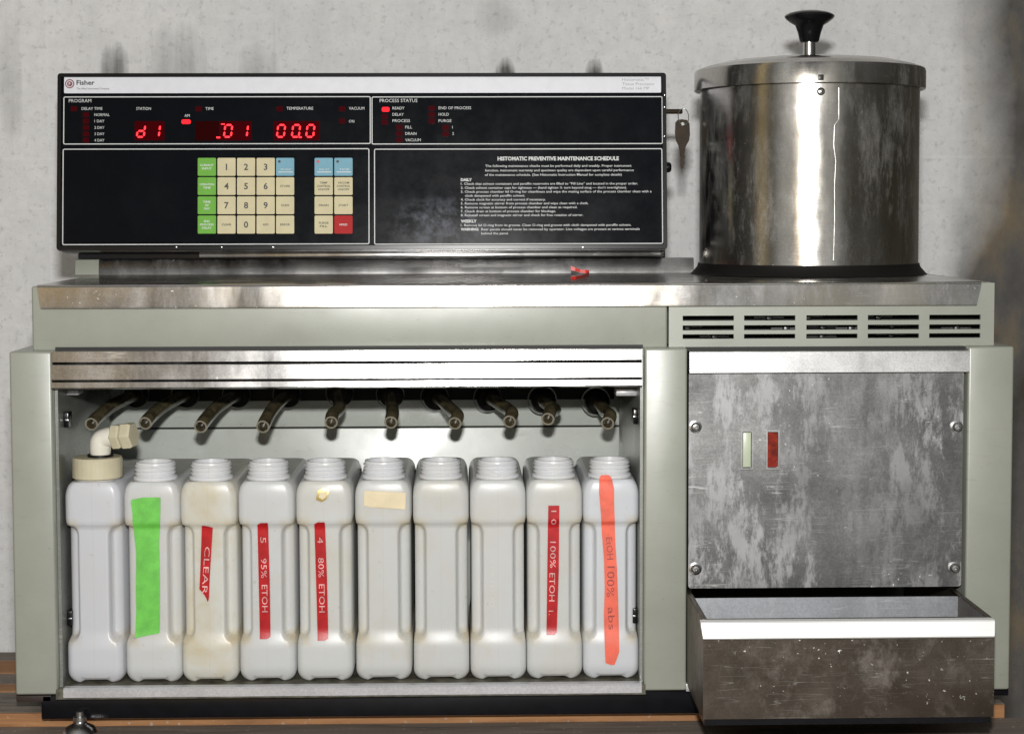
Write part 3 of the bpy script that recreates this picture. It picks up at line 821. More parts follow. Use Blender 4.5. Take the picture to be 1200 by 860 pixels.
# ---------------------------------------------------------------- drain tubes
T = [(160, 463, 107, 497), (219, 463, 170, 496), (279, 463, 235, 500), (338, 463, 308, 500), (400, 461, 388, 495), (459, 463, 458, 495),
     (511, 466, 533, 496), (573, 467, 597, 494), (637, 469, 642, 491), (700, 471, 712, 496)]
for i, (gx, gy, tx, ty) in enumerate(T):
    g = P(gx, gy, .29); dx = tx - gx; dy = ty - gy
    pts = [g + Vector((0, .02, 0)), g, P(gx + dx * .30, gy + dy * .10, .245), P(gx + dx * .78, gy + dy * .45, .195), P(tx + (3 if dx >= 0 else 2), ty - 9, .150), P(tx, ty, .125)]
    if i in (7, 8): pts[3] = P(gx + dx * .8 + (9 if i == 8 else 4), gy + dy * .5, .195)
    if i in (4, 5): pts[3] = P(gx + dx * .3 + 1, gy + dy * .5, .195)
    if i < 4:
        pts[2] = P(gx + dx * .22, gy + dy * .10, .25); pts[3] = P(gx + dx * .58, gy + dy * .40, .20); pts[4] = P(tx - dx * .14, ty - dy * .24, .150)
    bm = tube(catmull(pts, 7), .0084, 18, inner=.0062, mi_end=1)
    tb = part('drain_tube', bm, [TUBE, TUBE_END], 50)
    bm = lathe([(.0085, .004), (.0155, .004), (.0168, .0), (.0160, -.006), (.0125, -.009), (.0085, -.010)], (g.x, .29, g.z), 'Y', 28, close=True)
    part('grommet', bm, RUBBER, 40, tb)
    bm = lathe([(.0180, .0), (.0190 + .0008 * (i >= 8), .0), (.0190 + .0008 * (i >= 8), -.0025), (.0180, -.0025), (.0180, .0)], (g.x - .002, .2915, g.z + .001), 'Y', 32, close=True)
    part('washer', bm, plain('clear_grey_washer', (.16, .17, .16), .15, spec=.9), 40, tb)
# brackets and latches
x0, x1, z0, z1 = rect(66, 457, 92, 463, .06)
bm = bmesh.new(); box(bm, x0, x1, .06, .09, z0, z1, .001); part('bracket', bm, ALU)
x0, x1, z0, z1 = rect(722, 455, 749, 464, .06)
bm = bmesh.new(); box(bm, x0, x1, .06, .09, z0, z1, .001); part('bracket', bm, ALU)
for px, py, s in ((70, 491, 1), (75.5, 722, 1), (750, 487, -1), (749, 719, -1)):
    yy = .05; xx = xi0 + .004 if s > 0 else xi1 - .004; q = P(px, py, yy)
    bm = bmesh.new()
    box(bm, min(xx, xx + s * .006), max(xx, xx + s * .006), yy - .012, yy + .008, q.z - .009, q.z + .009, .001)
    l = part('latch', bm, BLACK)
    bm = bmesh.new(); box(bm, min(xx + s * .002, xx + s * .006), max(xx + s * .002, xx + s * .006), yy - .0128, yy - .0122, q.z - .001, q.z + .001, .0002)
    part('latch_pin', bm, S_PLAIN, 30, l)

# ---------------------------------------------------------------- console
def cr(px0, py0, px1, py1, off=0.0):
    """pixel rectangle -> console-frame x0 x1 z0 z1"""
    xm, ym = (px0 + px1) / 2, (py0 + py1) / 2
    return to_con(px0, ym, off).x, to_con(px1, ym, off).x, to_con(xm, py1, off).z, to_con(xm, py0, off).z
x0, x1, z0, z1 = cr(67, 86, 781.5, 293)
bm = bmesh.new(); box(bm, x0, x1, .0, .13, z0, z1, .004, 3)
con = link('control_console', bm, BLACK, MACH, True, MC, 40)
_W[con.name] = MC
def cpart(name, bm, mat, smooth=30, parent=None):
    return link(name, bm, mat, parent or con, False, smooth=smooth)
# bezel
bm = frame_y(x0 + .0005, x1 - .0005, z0 + .0005, z1 - .0005, .004, .0052, -.0035, .001)
cpart('bezel', bm, BLACK)
fx0, fx1, fz0, fz1 = x0 + .006, x1 - .006, z0 + .006, z1 - .006
bm = bmesh.new(); box(bm, fx0, fx1, -.0012, .0005, fz0, fz1, 0)
cpart('face_panel', bm, panel_black())
a, b, c_, d = cr(75.5, 90.5, 774.5, 109.5)
bm = prism_y(rrect(a, b, c_, d, .0015), -.0018, -.0010)
cpart('title_strip', bm, STRIPW)
# white outlines
for (p0, q0, p1, q1) in ((74.5, 113.5, 434.5, 169.5), (435.5, 113.5, 776.5, 169.5), (73.5, 174.5, 433, 287), (438.5, 174.5, 776.5, 286.5)):
    a, b, c_, d = cr(p0, q0, p1, q1)
    cpart('outline', frame_y(a, b, c_, d, .0025, .00125, -.0017, -.0012), WHITE_INK)
def ctext(bm, s, px, py, hpx, wpx=None, align='LEFT', bold=.0, off=.0019, mi=0):
    q = to_con(px, py); k = 2.44 / 2100
    w_ = wpx * k if wpx else None
    add_text(bm, s, q.x, -off, q.z, hpx * k, w_, align, bold, mi)
# title strip writing and emblem
bm = bmesh.new()
ctext(bm, 'Fisher', 90, 97.3, 5.4, 21, bold=.035, off=.0020)
ctext(bm, 'The Allied Instrument Company', 90, 104.4, 2.2, 38, off=.0020)
cpart('lettering', bm, DK_INK)
bm = bmesh.new()
for i, s in enumerate(('Histomatic\u2122', 'Tissue Processor', 'Model 166 MP')):
    ctext(bm, s, 729, 93.8 + 5.1 * i, 3.4, (31, 38, 32)[i], off=.0020)
cpart('lettering', bm, GREY_INK)
q = to_con(82, 98.8)
bm = lathe([(.0062, 0), (.0048, 0), (.0048, -.0004), (.0062, -.0004), (.0062, 0)], (q.x, -.0018, q.z), 'Y', 32, close=True)
lathe([(0, -.0003), (.0036, -.0003), (.0036, 0), ], (q.x, -.0018, q.z), 'Y', 24, bm, close=True)
emb = cpart('emblem', bm, LOGO)
bm = bmesh.new(); ctext(bm, 'F', 82, 98.8, 3.4, None, 'CENTER', .03, off=.0023); cpart('emblem_letter', bm, STRIPW)
# white legends
bm = bmesh.new()
L = [('PROGRAM', 81, 118.6, 3.9, 26), ('DELAY TIME', 96, 127.8, 3.3, 24), ('NORMAL', 111, 135, 3.2, 17.5), ('1 DAY', 111, 142.4, 3.2, 11.5), ('2 DAY', 111, 150, 3.2, 11.5),
     ('3 DAY', 111, 157.4, 3.2, 11.5), ('4 DAY', 111, 164.8, 3.2, 11.5), ('STATION', 160, 127.8, 3.3, 17), ('AM', 216.5, 136, 3.2, 6), ('TIME', 241, 127.8, 3.3, 9.5),
     ('TEMPERATURE', 336, 127.5, 3.3, 31), ('VACUUM', 409, 127.5, 3.3, 18), ('ON', 409, 142.6, 3.2, 6.2),
     ('PROCESS STATUS', 445, 118.4, 3.9, 44), ('READY', 460, 127.2, 3.3, 14), ('DELAY', 460, 134.6, 3.3, 13), ('PROCESS', 460, 142, 3.3, 20.5), ('FILL', 475, 149.5, 3.3, 8),
     ('DRAIN', 475, 157, 3.3, 13), ('VACUUM', 475, 164.5, 3.3, 18), ('END OF PROCESS', 514, 127, 3.3, 38), ('HOLD', 514, 134.5, 3.3, 12), ('PURGE', 514, 142, 3.3, 15), ('1', 530, 149.6, 3.2, None), ('2', 530, 157, 3.2, None)]
for s, px, py, h, wd in L:
    bm = bmesh.new(); ctext(bm, s, px, py, h, wd, bold=.0); cpart('lettering', bm, WHITE_INK)
bm = bmesh.new()
ctext(bm, 'HISTOMATIC PREVENTIVE MAINTENANCE SCHEDULE', 583, 186.3, 4.3, 142, bold=.055)
ML = [('The following maintenance checks must be performed daily and weekly. Proper instrument', 568.6, 194.8, 171),
      ('function, instrument warranty and specimen quality are dependent upon careful performance', 568.4, 200.0, 174),
      ('of the maintenance schedule. (See Histomatic Instruction Manual for complete details)', 568.2, 205.2, 160),
      ('1. Check that solvent containers and paraffin reservoirs are filled to \u201cFill Line\u201d and located in the proper order.', 540, 215.7, 207),
      ('2. Check solvent container caps for tightness \u2014 (hand tighten \u00bc turn beyond snug \u2014 don\u2019t overtighten).', 540, 220.4, 194),
      ('3. Check process chamber lid O-ring for cleanliness and wipe the mating surface of the process chamber clean with a', 540, 225.0, 223),
      ('cloth dampened with paraffin solvent.', 545, 229.6, 70),
      ('4. Check clock for accuracy and correct if necessary.', 540, 234.2, 99),
      ('5. Remove magnetic stirrer from process chamber and wipe clean with a cloth.', 540, 238.7, 149),
      ('6. Remove screen at bottom of process chamber and clean as required.', 540, 243.3, 136),
      ('7. Check drain at bottom of process chamber for blockage.', 540, 247.9, 111),
      ('8. Reinstall screen and magnetic stirrer and check for free rotation of stirrer.', 540, 252.5, 143),
      ('1. Remove lid O-ring from its groove. Clean O-ring and groove with cloth dampened with paraffin solvent.', 540, 264.2, 199),
      ('Rear panels should never be removed by operator. Live voltages are present at various terminals', 564, 269.0, 185),
      ('behind the panel.', 564, 273.7, 32)]
for s, px, py, wd in ML: ctext(bm, s, px, py, 2.7, wd, bold=.01)
ctext(bm, 'DAILY', 540, 211, 3.2, 13, bold=.06); ctext(bm, 'WEEKLY', 540, 259.5, 3.2, 18.5, bold=.06); ctext(bm, 'WARNING:', 540, 269, 2.9, 21, bold=.06)
cpart('lettering', bm, WHITE_INK)

# seven-segment digits
def seg_digit(bm, px, py, w_, h_, segs, t=2.0, sl=.13, off=.0016):
    """px, py = lower left corner in photo pixels"""
    H = {'a': ((0, h_), (w_, h_)), 'g': ((0, h_ / 2), (w_, h_ / 2)), 'd': ((0, 0), (w_, 0)),
         'f': ((0, h_), (0, h_ / 2)), 'b': ((w_, h_), (w_, h_ / 2)), 'e': ((0, h_ / 2), (0, 0)), 'c': ((w_, h_ / 2), (w_, 0))}
    for s in segs:
        (xa, ya), (xb, yb) = H[s]
        dx, dy = xb - xa, yb - ya; l = math.hypot(dx, dy); ux, uy = dx / l, dy / l; nx, ny = -uy, ux
        g = .8; e = t / 2
        loc = [(xa + ux * g, ya + uy * g), (xa + ux * (g + e) + nx * e, ya + uy * (g + e) + ny * e), (xb - ux * (g + e) + nx * e, yb - uy * (g + e) + ny * e),
               (xb - ux * g, yb - uy * g), (xb - ux * (g + e) - nx * e, yb - uy * (g + e) - ny * e), (xa + ux * (g + e) - nx * e, ya + uy * (g + e) - ny * e)]
        poly = []
        for u, v in loc:
            q = to_con(px + u + v * sl, py - v); poly.append((q.x, q.z))
        prism_y(poly, -off - .0004, -off, bm)
def cplate(name, px0, py0, px1, py1, mat, y0=-.0016, y1=-.0012, r=.0015):
    a, b, c_, d = cr(px0, py0, px1, py1)
    return cpart(name, prism_y(rrect(a, b, c_, d, r), y0, y1), mat)
SEG = {'0': 'abcdef', '1': 'bc', 'd': 'bcdeg'}
for (p0, p1, digs, mt) in ((158, 193, ((160.5, 'd'), (178, '1')), GLOW), (257, 295, ((262.5, '0'), (281, '1')), GLOW), (321, 375, ((324.5, '0'), (342, '0'), (358.8, '0')), GLOW)):
    dp = cplate('display_window', p0, 142.5, p1, 165, mt)
    for px, ch in digs:
        bm = bmesh.new()
        seg_digit(bm, px, 161, 8.2, 14.0, SEG[ch], 2.1)
        if ch == 'd': pass
        cpart('digit', bm, LED_ON)
cplate('display_window', 229, 142.5, 256.5, 165, DIMGLOW)
for px, py, wd, hh in ((261.5, 146, 4.5, 1.2), (256, 161.6, 4.5, 1.8), (352, 161.3, 3.6, 1.8)):
    cplate('decimal_point', px - wd / 2, py - hh / 2, px + wd / 2, py + hh / 2, LED_ON, -.0021, -.0016, .0006)
cplate('indicator_lamp', 213, 140.6, 223.5, 145.8, LED_WARM, -.0022, -.0012, .0022)
cplate('indicator_lamp', 447.5, 126, 456.5, 131.5, LED_WARM, -.0022, -.0012, .0022)
for px, py in [(87, 128)] + [(101, 135 + 7.5 * i) for i in range(5)] + [(233, 128), (328, 128), (401, 128), (401, 142.5), (451, 137), (451, 144)] + \
              [(468, 149.5 + 7.5 * i) for i in range(3)] + [(506, 127.5 + 7.5 * i) for i in range(3)] + [(522, 150), (522, 157.5)]:
    cplate('indicator_lamp', px - 3.8, py - 3.0, px + 3.8, py + 3.0, LED_OFF, -.0017, -.0012, .001)
# keys
KX = [(231.7, 253.7), (254.8, 276.6), (277.7, 299.5), (300.6, 322.5), (323.4, 345.2), (368.5, 390.5), (391.6, 413.6)]
KY = [(185.2, 206.8), (207.8, 229.2), (230.2, 251.6), (252.6, 274.4)]
leg = {(0, 0): 'CURRENT\nINPUT', (0, 1): 'OPERATION\nTIME', (0, 2): 'TIME\nOF\nDAY', (0, 3): 'END\nPROCESS\nDELAY', (1, 0): '1', (2, 0): '2', (3, 0): '3', (1, 1): '4', (2, 1): '5', (3, 1): '6',
       (1, 2): '7', (2, 2): '8', (3, 2): '9', (1, 3): 'CLEAR', (2, 3): '0', (3, 3): 'ADD', (4, 0): 'PROGRAM', (4, 1): 'STORE', (4, 2): 'SCAN', (4, 3): 'ERROR',
       (5, 0): 'DELAY', (6, 0): 'TIME', (5, 1): 'TEMP\nCONTROL\nON/OFF', (6, 1): 'VACUUM\nCONTROL\nON/OFF', (5, 2): 'DRAIN', (6, 2): 'START', (5, 3): 'PURGE\nFILL', (6, 3): 'HOLD'}
for i, (xa, xb2) in enumerate(KX):
    for j, (ya, yb2) in enumerate(KY):
        a, b, c_, d = cr(xa + .3, ya + .3, xb2 - .3, yb2 - .3)
        bm = bmesh.new()
        prism_y(rrect(a, b, c_, d, .0016), -.0020, -.0010, bm)
        prism_y(rrect(a + .0006, b - .0006, c_ + .0006, d - .0006, .0013), -.0024, -.0020, bm)
        mt = K_CREAM; ink = DK_INK
        if i == 0: mt, ink = K_GREEN, WHITE_INK
        if j == 0 and i >= 4: mt, ink = K_BLUE, WHITE_INK
        if (i, j) == (6, 3): mt, ink = K_RED, WHITE_INK
        s = leg[(i, j)]; xm, ym = (xa + xb2) / 2, (ya + yb2) / 2
        if len(s) == 1: ctext(bm, s, xm, ym, 7.2, None, 'CENTER', .035, .0026, 1)
        elif mt is K_BLUE:
            ctext(bm, s, xm + 1, ym + 3, 1.9, 12, 'CENTER', .0, .0026, 1)
            q0, q1, q2, q3 = cr(xa + 3, yb2 - 5.2, xb2 - 2, yb2 - 4.2); prism_y([(q0, q2), (q1, q2), (q1, q3), (q0, q3)], -.0027, -.0025, bm, 1)
            qq = to_con(xa + 4.2, ya + 4.6)
            lathe([(0, -.0003), (.0019, -.0003), (.0019, 0)], (qq.x, -.0025, qq.z), 'Y', 14, bm, mi=2, close=True)
        else:
            ls = s.split('\n'); n = len(ls)
            for k, t in enumerate(ls):
                ctext(bm, t, xm, ym + (k - (n - 1) / 2) * 3.9, 2.3, min(17, 2.25 * len(t)), 'CENTER', .03, .0026, 1)
        third = LOGO if (i, j) == (5, 0) else DK_INK
        cpart('key', bm, [mt, ink, plain('red_dot', (.5, .03, .03), .4) if (i, j) == (5, 0) else DK_INK])
# tiny bright screws along the lower bezel, side knob and lock barrel
bm = bmesh.new()
for px in (207, 260, 320, 683):
    q = to_con(px, 289.8); lathe([(.0010, 0), (.0009, -.0005), (0, -.0006)], (q.x, -.0034, q.z), 'Y', 10, bm, close=True)
for py in (112, 126, 160):
    q = to_con(778.6, py); lathe([(.0013, 0), (.001, -.0008), (0, -.001)], (q.x, -.0034, q.z), 'Y', 10, bm, close=True)
cpart('screw', bm, S_PLAIN)
xr = x1 if False else cr(67, 86, 781.5, 293)[1]
qk = to_con(783, 194)
cpart('side_knob', lathe([(0, -.002), (.0065, -.002), (.0075, .001), (.0070, .006), (.005, .008), (0, .008)], (xr, .02, qk.z), 'X', 24, close=True), BLACK, 40)
ql = to_con(783, 128.5)
cpart('lock_barrel', lathe([(0, -.002), (.0034, -.002), (.0034, .022), (.0026, .024), (0, .024)], (xr, .018, ql.z), 'X', 20, close=True), BRASS, 40)

# ---------------------------------------------------------------- key hanging from the lock
yk = .345
kq = P(799, 136, yk)
key = empty('hanging_key', (kq.x, yk, kq.z))
tag(key, 'small dark brass key hanging on a wire ring beside the black console', 'key')
def kp(px, py): q = P(px, py, yk); return (q.x, q.z)
poly = [kp(*p) for p in ((791.5, 144), (794, 141), (799, 140), (805, 141), (808, 145), (808.5, 158), (807.5, 165), (804, 171), (803, 174), (802.6, 178), (801.8, 181), (802.6, 184), (801.6, 188), (802, 191), (800.8, 197), (799, 199), (797.4, 195), (797.4, 186), (796.4, 178), (795, 171), (792, 165), (791, 156))]
bm = prism_y(poly, yk - .001, yk + .001)
# eyelet
qe = P(800, 145.5, yk - .001)
blade = link('key_blade', bm, BRASS, key, True)
bm = lathe([(0, -.0004), (.0024, -.0004), (.0024, 0)], (qe.x, yk - .0012, qe.z), 'Y', 14, close=True)
link('eyelet', bm, plain('pale_wall_seen_through', (.6, .6, .58), .7), blade, True)
ring = [(qe + Vector((.013 * math.cos(t) * .55 + .001, .004 * math.sin(t), .0095 + .0115 * math.sin(t)))) for t in [2 * PI * k / 28 for k in range(29)]]
link('wire_ring', tube(ring, .0006, 8), S_PLAIN, key, True, smooth=60)

# red scrap of plastic on the worktop
def on_top(px, py, dz=0.0):
    d = ray(px, py); t = (Zt + dz - CAM.z) / d.z; return CAM + d * t
nose = on_top(690.5, 320.8, .001); ynose = nose.y
bm = bmesh.new()
def band(pts, hs, th=.0016):
    rows = []
    for p, h in zip(pts, hs):
        rows.append([bm.verts.new(p + Vector((0, dy, dz))) for dy, dz in ((0, 0), (0, h), (th, h), (th, 0))])
    for k in range(len(rows) - 1):
        for q in range(4): bm.faces.new((rows[k][q], rows[k + 1][q], rows[k + 1][(q + 1) % 4], rows[k][(q + 1) % 4]))
    bm.faces.new(rows[0]); bm.faces.new(rows[-1][::-1])
band([P(669, 317, ynose), P(674, 317.5, ynose), P(680, 319.5, ynose - .002), P(686, 320.5, ynose - .003), P(690.5, 321.5, ynose - .005)], [.0062, .0045, .0040, .0052, .0055])
band([on_top(669, 327), on_top(675, 326.8), on_top(682, 325.5), on_top(687, 323.8), P(690.5, 322, ynose - .007)], [.0026, .0026, .0030, .0036, .0045])
clip = link('plastic_clip', bm, RED_PL)
tag(clip, 'small forked red plastic clip lying on the steel worktop below the console', 'clip')

# ---------------------------------------------------------------- jugs
JW, JD, JH = .0338, .215, .2425
def sstep(a, b, x):
    t = min(1, max(0, (x - a) / (b - a))); return t * t * (3 - 2 * t)
def jdepth(x, z):
    ax = abs(x)
    bx_, bz = ax - .0385, z - .1205
    hx, hz, rr = .0215, .0700, .0125
    qx, qz = abs(bx_) - hx + rr, abs(bz) - hz + rr
    sd = math.hypot(max(qx, 0), max(qz, 0)) + min(max(qx, qz), 0) - rr
    rec = sstep(0.0, .0042, -sd) * .013
    waist = .0042 * sstep(.040, .066, z) * (1 - sstep(.1865, .1935, z))
    bul = .0026 * (x / JW) ** 2
    pil = .0045 * sstep(.022, .0, z) ** 1.2 if z < .055 else 0.0
    return rec + bul + pil + waist
def jug_mesh():
    bm = bmesh.new()
    zr = []
    rb, rt = .013, .020
    for k in range(7): zr.append(rb * (1 - math.cos(PI / 2 * k / 6)))
    z = rb
    while z < JH - rt - .001: z += .0030; zr.append(min(z, JH - rt))
    for k in range(1, 8): zr.append(JH - rt + rt * math.sin(PI / 2 * k / 7))
    NX = 45; rc_ = .009
    rings = []
    for z in zr:
        ins = 0.0; insy = 0.0
        if z < rb: ins = rb * (1 - math.sqrt(max(0, 1 - ((rb - z) / rb) ** 2))) * .8
        if z > JH - rt:
            q = (z - (JH - rt)) / rt; ins = rt * (1 - math.sqrt(max(0, 1 - q * q))) * .50
        # block / waist silhouettes
        mid = sstep(.043, .057, z) * (1 - sstep(.185, .199, z))
        hw = JW - .0018 * mid - ins
        if z > .199: hw -= .0
        ring = []
        depth = jdepth
        yf_c = ins * .45
        front = []
        for i in range(NX):
            x = -1 + 2 * i / (NX - 1)
            x = math.copysign(abs(x) ** .93, x)
            X_ = x * (hw - .0005)
            e = abs(X_) - (hw - rc_)
            cor = 0.0
            if e > 0: cor = rc_ - math.sqrt(max(0, rc_ * rc_ - min(e, rc_) ** 2))
            front.append((X_, yf_c + depth(X_, z) * (1 - .0) + cor))
        ring += front
        yb_ = JD - ins
        ys0 = front[-1][1]
        for k in range(1, 5): ring.append((hw, ys0 + (yb_ - .008 - ys0) * k / 4))
        ring += [(hw - .002, yb_ - .002), (hw - .008, yb_)]
        ring += [(0, yb_), (-(hw - .008), yb_), (-(hw - .002), yb_ - .002)]
        for k in range(4, 0, -1): ring.append((-hw, ys0 + (yb_ - .008 - ys0) * k / 4))
        vs = []
        for (x, y) in ring:
            zz_ = z
            if z < .004: zz_ = z + .0035 * (1 - sstep(.012, .020, abs(x)))
            vs.append(bm.verts.new((x, y, zz_)))
        rings.append(vs)
    n = len(rings[0])
    for i in range(len(rings) - 1):
        for k in range(n):
            j = (k + 1) % n
            bm.faces.new((rings[i][k], rings[i][j], rings[i + 1][j], rings[i + 1][k]))
    # top: gently sunk surface so the rim of the shoulder reads
    bm.faces.new(rings[0][::-1])
    top = rings[-1]
    cen = [bm.verts.new((v.co.x * .86, .006 + (v.co.y) * .96, JH - .0006)) for v in top]
    for k in range(n):
        j = (k + 1) % n; bm.faces.new((top[k], top[j], cen[j], cen[k]))
    bm.faces.new(cen)
    return bm
def neck_mesh():
    z0 = JH - .002; ny = .034
    prof = [(.0262, z0), (.0262, z0 + .0045), (.0250, z0 + .0056), (.0232, z0 + .0062)]
    z = z0 + .0078
    for k in range(3):
        prof += [(.0232, z), (.0246, z + .0009), (.0247, z + .0018), (.0232, z + .0028)]; z += .0046
    prof += [(.0230, z), (.0226, z + .0010), (.0216, z + .0013), (.0204, z + .0008), (.0200, z - .003), (.0195, z - .018), (0, z - .018)]
    # helical look: slight tilt of each thread
    bm = lathe(prof, (0, ny, 0), seg=48, close=True)
    for v in bm.verts:
        if z0 + .006 < v.co.z < z - .001: v.co.z += .0005 * (v.co.x / .024)
    return bm, z
YJ = .020
ZJ = P(400, 800.5, YJ).z
ZJ = max(ZJ, zs)
jb = link('body', jug_mesh(), HDPE, smooth=50)
nb, neck_top = neck_mesh()
nk = link('neck', nb, HDPE, smooth=40)
jug_c = [109, 178, 244.5, 312, 380, 449, 517, 584, 650, 716.5]
tints = [(.57, .58, .61), (.57, .58, .58), (.60, .60, .56), (.56, .57, .57), (.57, .58, .57), (.56, .57, .56), (.55, .56, .55), (.57, .58, .58), (.56, .57, .56), (.58, .60, .63)]
stainy = [.12, .25, .95, .30, .40, .38, .40, .28, .36, .15]
labels = ['milky white jug at the far left, with a cream screw cap and elbow fitting',
          'milky white jug with a wide bright green tape strip down its front',
          'yellowed jug with a short torn red label strip reading CLEAR',
          'white jug with a red label strip reading 5 95% ETOH',
          'white jug with a gold foil scrap above a red strip reading 4 80% ETOH',
          'white jug with a small blank cream paper label near its top',
          'plain unlabelled jug just right of the jug with the cream paper label',
          'plain white jug with faint grey vertical marks, left of the 100% ETOH jug',
          'white jug with a red label strip reading 100% ETOH, next to the orange taped jug',
          'white jug at the right end with a long orange tape strip with handwriting']
jugs = []
for i, pxc in enumerate(jug_c):
    cxx = P(pxc, 690, YJ).x
    root = empty('plastic_jug', (cxx, YJ + random.uniform(0, .002), ZJ))
    tag(root, labels[i], 'jug', 'milky plastic jugs standing in a row in the open compartment')
    if i == 0: b_, n_ = jb, nk
    else:
        b_ = jb.copy(); COL.objects.link(b_)
        n_ = nk.copy(); COL.objects.link(n_)
    for o in (b_, n_): o.parent = root; o.color = (*tints[i], stainy[i])
    n_.color = (.66, .67, .69, .15)
    root.rotation_euler = (0, 0, R(random.uniform(-.6, .6)))
    jugs.append(root)
def jl(i, px, py):
    """jug-local x, z under a pixel, on the jug's front plane"""
    q = P(px, py, YJ); return q.x - jugs[i].location.x, q.z - jugs[i].location.z
def jpart(i, name, bm, mat, parent=None, smooth=30):
    return link(name, bm, mat, parent or jugs[i], False, smooth=smooth)
def jfront(x, z):
    """depth of the jug's front skin where something is stuck on it; bridges the side recesses"""
    e = 0.0
    if z > JH - .020:
        q = (z - (JH - .020)) / .020; e = .020 * (1 - math.sqrt(max(0, 1 - q * q))) * .50 * .45
    return jdepth(max(-.0155, min(.0155, x)), z) + e
def tape(i, name, outline, mat, y=-.0006, th=.0004, step=.0025):
    """thin strip cut to an outline and laid on the jug's front"""
    pl = [jl(i, *p) for p in outline]
    z0_, z1_ = min(p[1] for p in pl), max(p[1] for p in pl)
    n = max(2, int((z1_ - z0_) / step)); bm = bmesh.new(); rows = []
    for k in range(n + 1):
        z = z0_ + (z1_ - z0_) * (.002 + .996 * k / n); xs_ = []
        for m in range(len(pl)):
            (xa, za_), (xb_, zb2) = pl[m], pl[(m + 1) % len(pl)]
            if (za_ - z) * (zb2 - z) < 0: xs_.append(xa + (xb_ - xa) * (z - za_) / (zb2 - za_))
        if len(xs_) < 2: continue
        l, r_ = min(xs_), max(xs_)
        rows.append([(l + (r_ - l) * q / 5, z) for q in range(6)])
    F_ = [[bm.verts.new((x, jfront(x, z) + y - th, z)) for x, z in row] for row in rows]
    B_ = [[bm.verts.new((x, jfront(x, z) + y, z)) for x, z in row] for row in rows]
    for k in range(len(rows) - 1):
        for q in range(5):
            bm.faces.new((F_[k][q], F_[k][q + 1], F_[k + 1][q + 1], F_[k + 1][q]))
            bm.faces.new((B_[k][q], B_[k + 1][q], B_[k + 1][q + 1], B_[k][q + 1]))
        for q in (0, 5): bm.faces.new((F_[k][q], F_[k + 1][q], B_[k + 1][q], B_[k][q]))
    for k in (0, -1):
        for q in range(5): bm.faces.new((F_[k][q], B_[k][q], B_[k][q + 1], F_[k][q + 1]))
    return jpart(i, name, bm, mat)
def vtext(i, par, s, px, py0, py1, h, mat, y=-.0012, lean=0.0):
    """lettering running downwards, tops to the right"""
    bm = bmesh.new(); a = jl(i, px, py0); b = jl(i, px + lean, py1)
    ln = math.hypot(a[0] - b[0], a[1] - b[1])
    add_text(bm, s, a[0], y, a[1], h * .001, ln, 'LEFT', -.005, rot=math.atan2(b[1] - a[1], b[0] - a[0]))
    for v in bm.verts: v.co.y += jfront(v.co.x, v.co.z)
    return jpart(i, 'lettering', bm, mat, par)
# cap and elbow on the first jug
J = jugs[0]; ny = .034
zc0 = JH + .001; 
def cf(a): return 1 + .004 * (1 if int(a / (2 * PI) * 60) % 2 else 0)
bm = lathe([(.0275, zc0), (.0298, zc0 + .0015), (.0298, zc0 + .023), (.0285, zc0 + .0255), (0, zc0 + .0258)], (0, ny, 0), seg=120, close=True, flat=cf)
cap = jpart(0, 'cap', bm, CREAM, smooth=25)
bm = lathe([(.0155, zc0 + .0255), (.0155, zc0 + .0285), (0, zc0 + .0285)], (.004, ny, 0), seg=32, close=True); jpart(0, 'washer', bm, RUBBER, cap)
ze = zc0 + .0285
pth = catmull([Vector((.004, ny, ze - .001)), Vector((.004, ny, ze + .009)), Vector((.006, ny - .001, ze + .017)), Vector((.015, ny - .003, ze + .021)), Vector((.028, ny - .006, ze + .022))], 8)
bm = tube(pth, lambda t: .0118 + .0012 * math.sin(min(1, t * 1.6) * PI), 24); el = jpart(0, 'elbow', bm, NYL, cap, 60)
def hexf(a): 
    s = PI / 3; u = (a % s) - s / 2; return math.cos(s / 2) / math.cos(u)
bm = lathe([(0, -.014), (.0155, -.014), (.0185, -.0115), (.0188, -.002), (.0170, .0), (.0180, .002), (.0195, .004), (.0195, .015), (.0175, .018), (0, .018)], (0, 0, 0), 'X', 48, close=True, flat=hexf)
M_ = Matrix.Translation((.0315, ny - .006, ze + .0225)) @ Matrix.Rotation(R(-14), 4, 'Z') @ Matrix.Rotation(R(-6), 4, 'Y') @ Matrix.Scale(.86, 4)
for v in bm.verts: v.co = M_ @ v.co
jpart(0, 'hex_nut', bm, CREAM, cap, 30)
# green tape, ragged edges
import itertools
rg = random.Random(3)
gl = [(153, 586), (155, 600), (155.5, 615), (156.5, 630), (158.5, 645), (159, 665), (158.5, 690), (158.5, 715), (158, 735), (157.5, 748)]
gr_ = [(186, 744), (186.5, 730), (186.5, 700), (186.5, 675), (186, 655), (185.5, 635), (187.5, 612), (188, 595), (188, 582.5)]
gl = [(a + rg.uniform(-.4, .4), b) for a, b in gl]; bot = [(165, 747), (172, 745), (180, 744.5)]; topg = [(172, 582.5), (160, 583.5)]
tape(1, 'green_tape', gl + bot + gr_ + topg, TAPE_GREEN, -.0008)
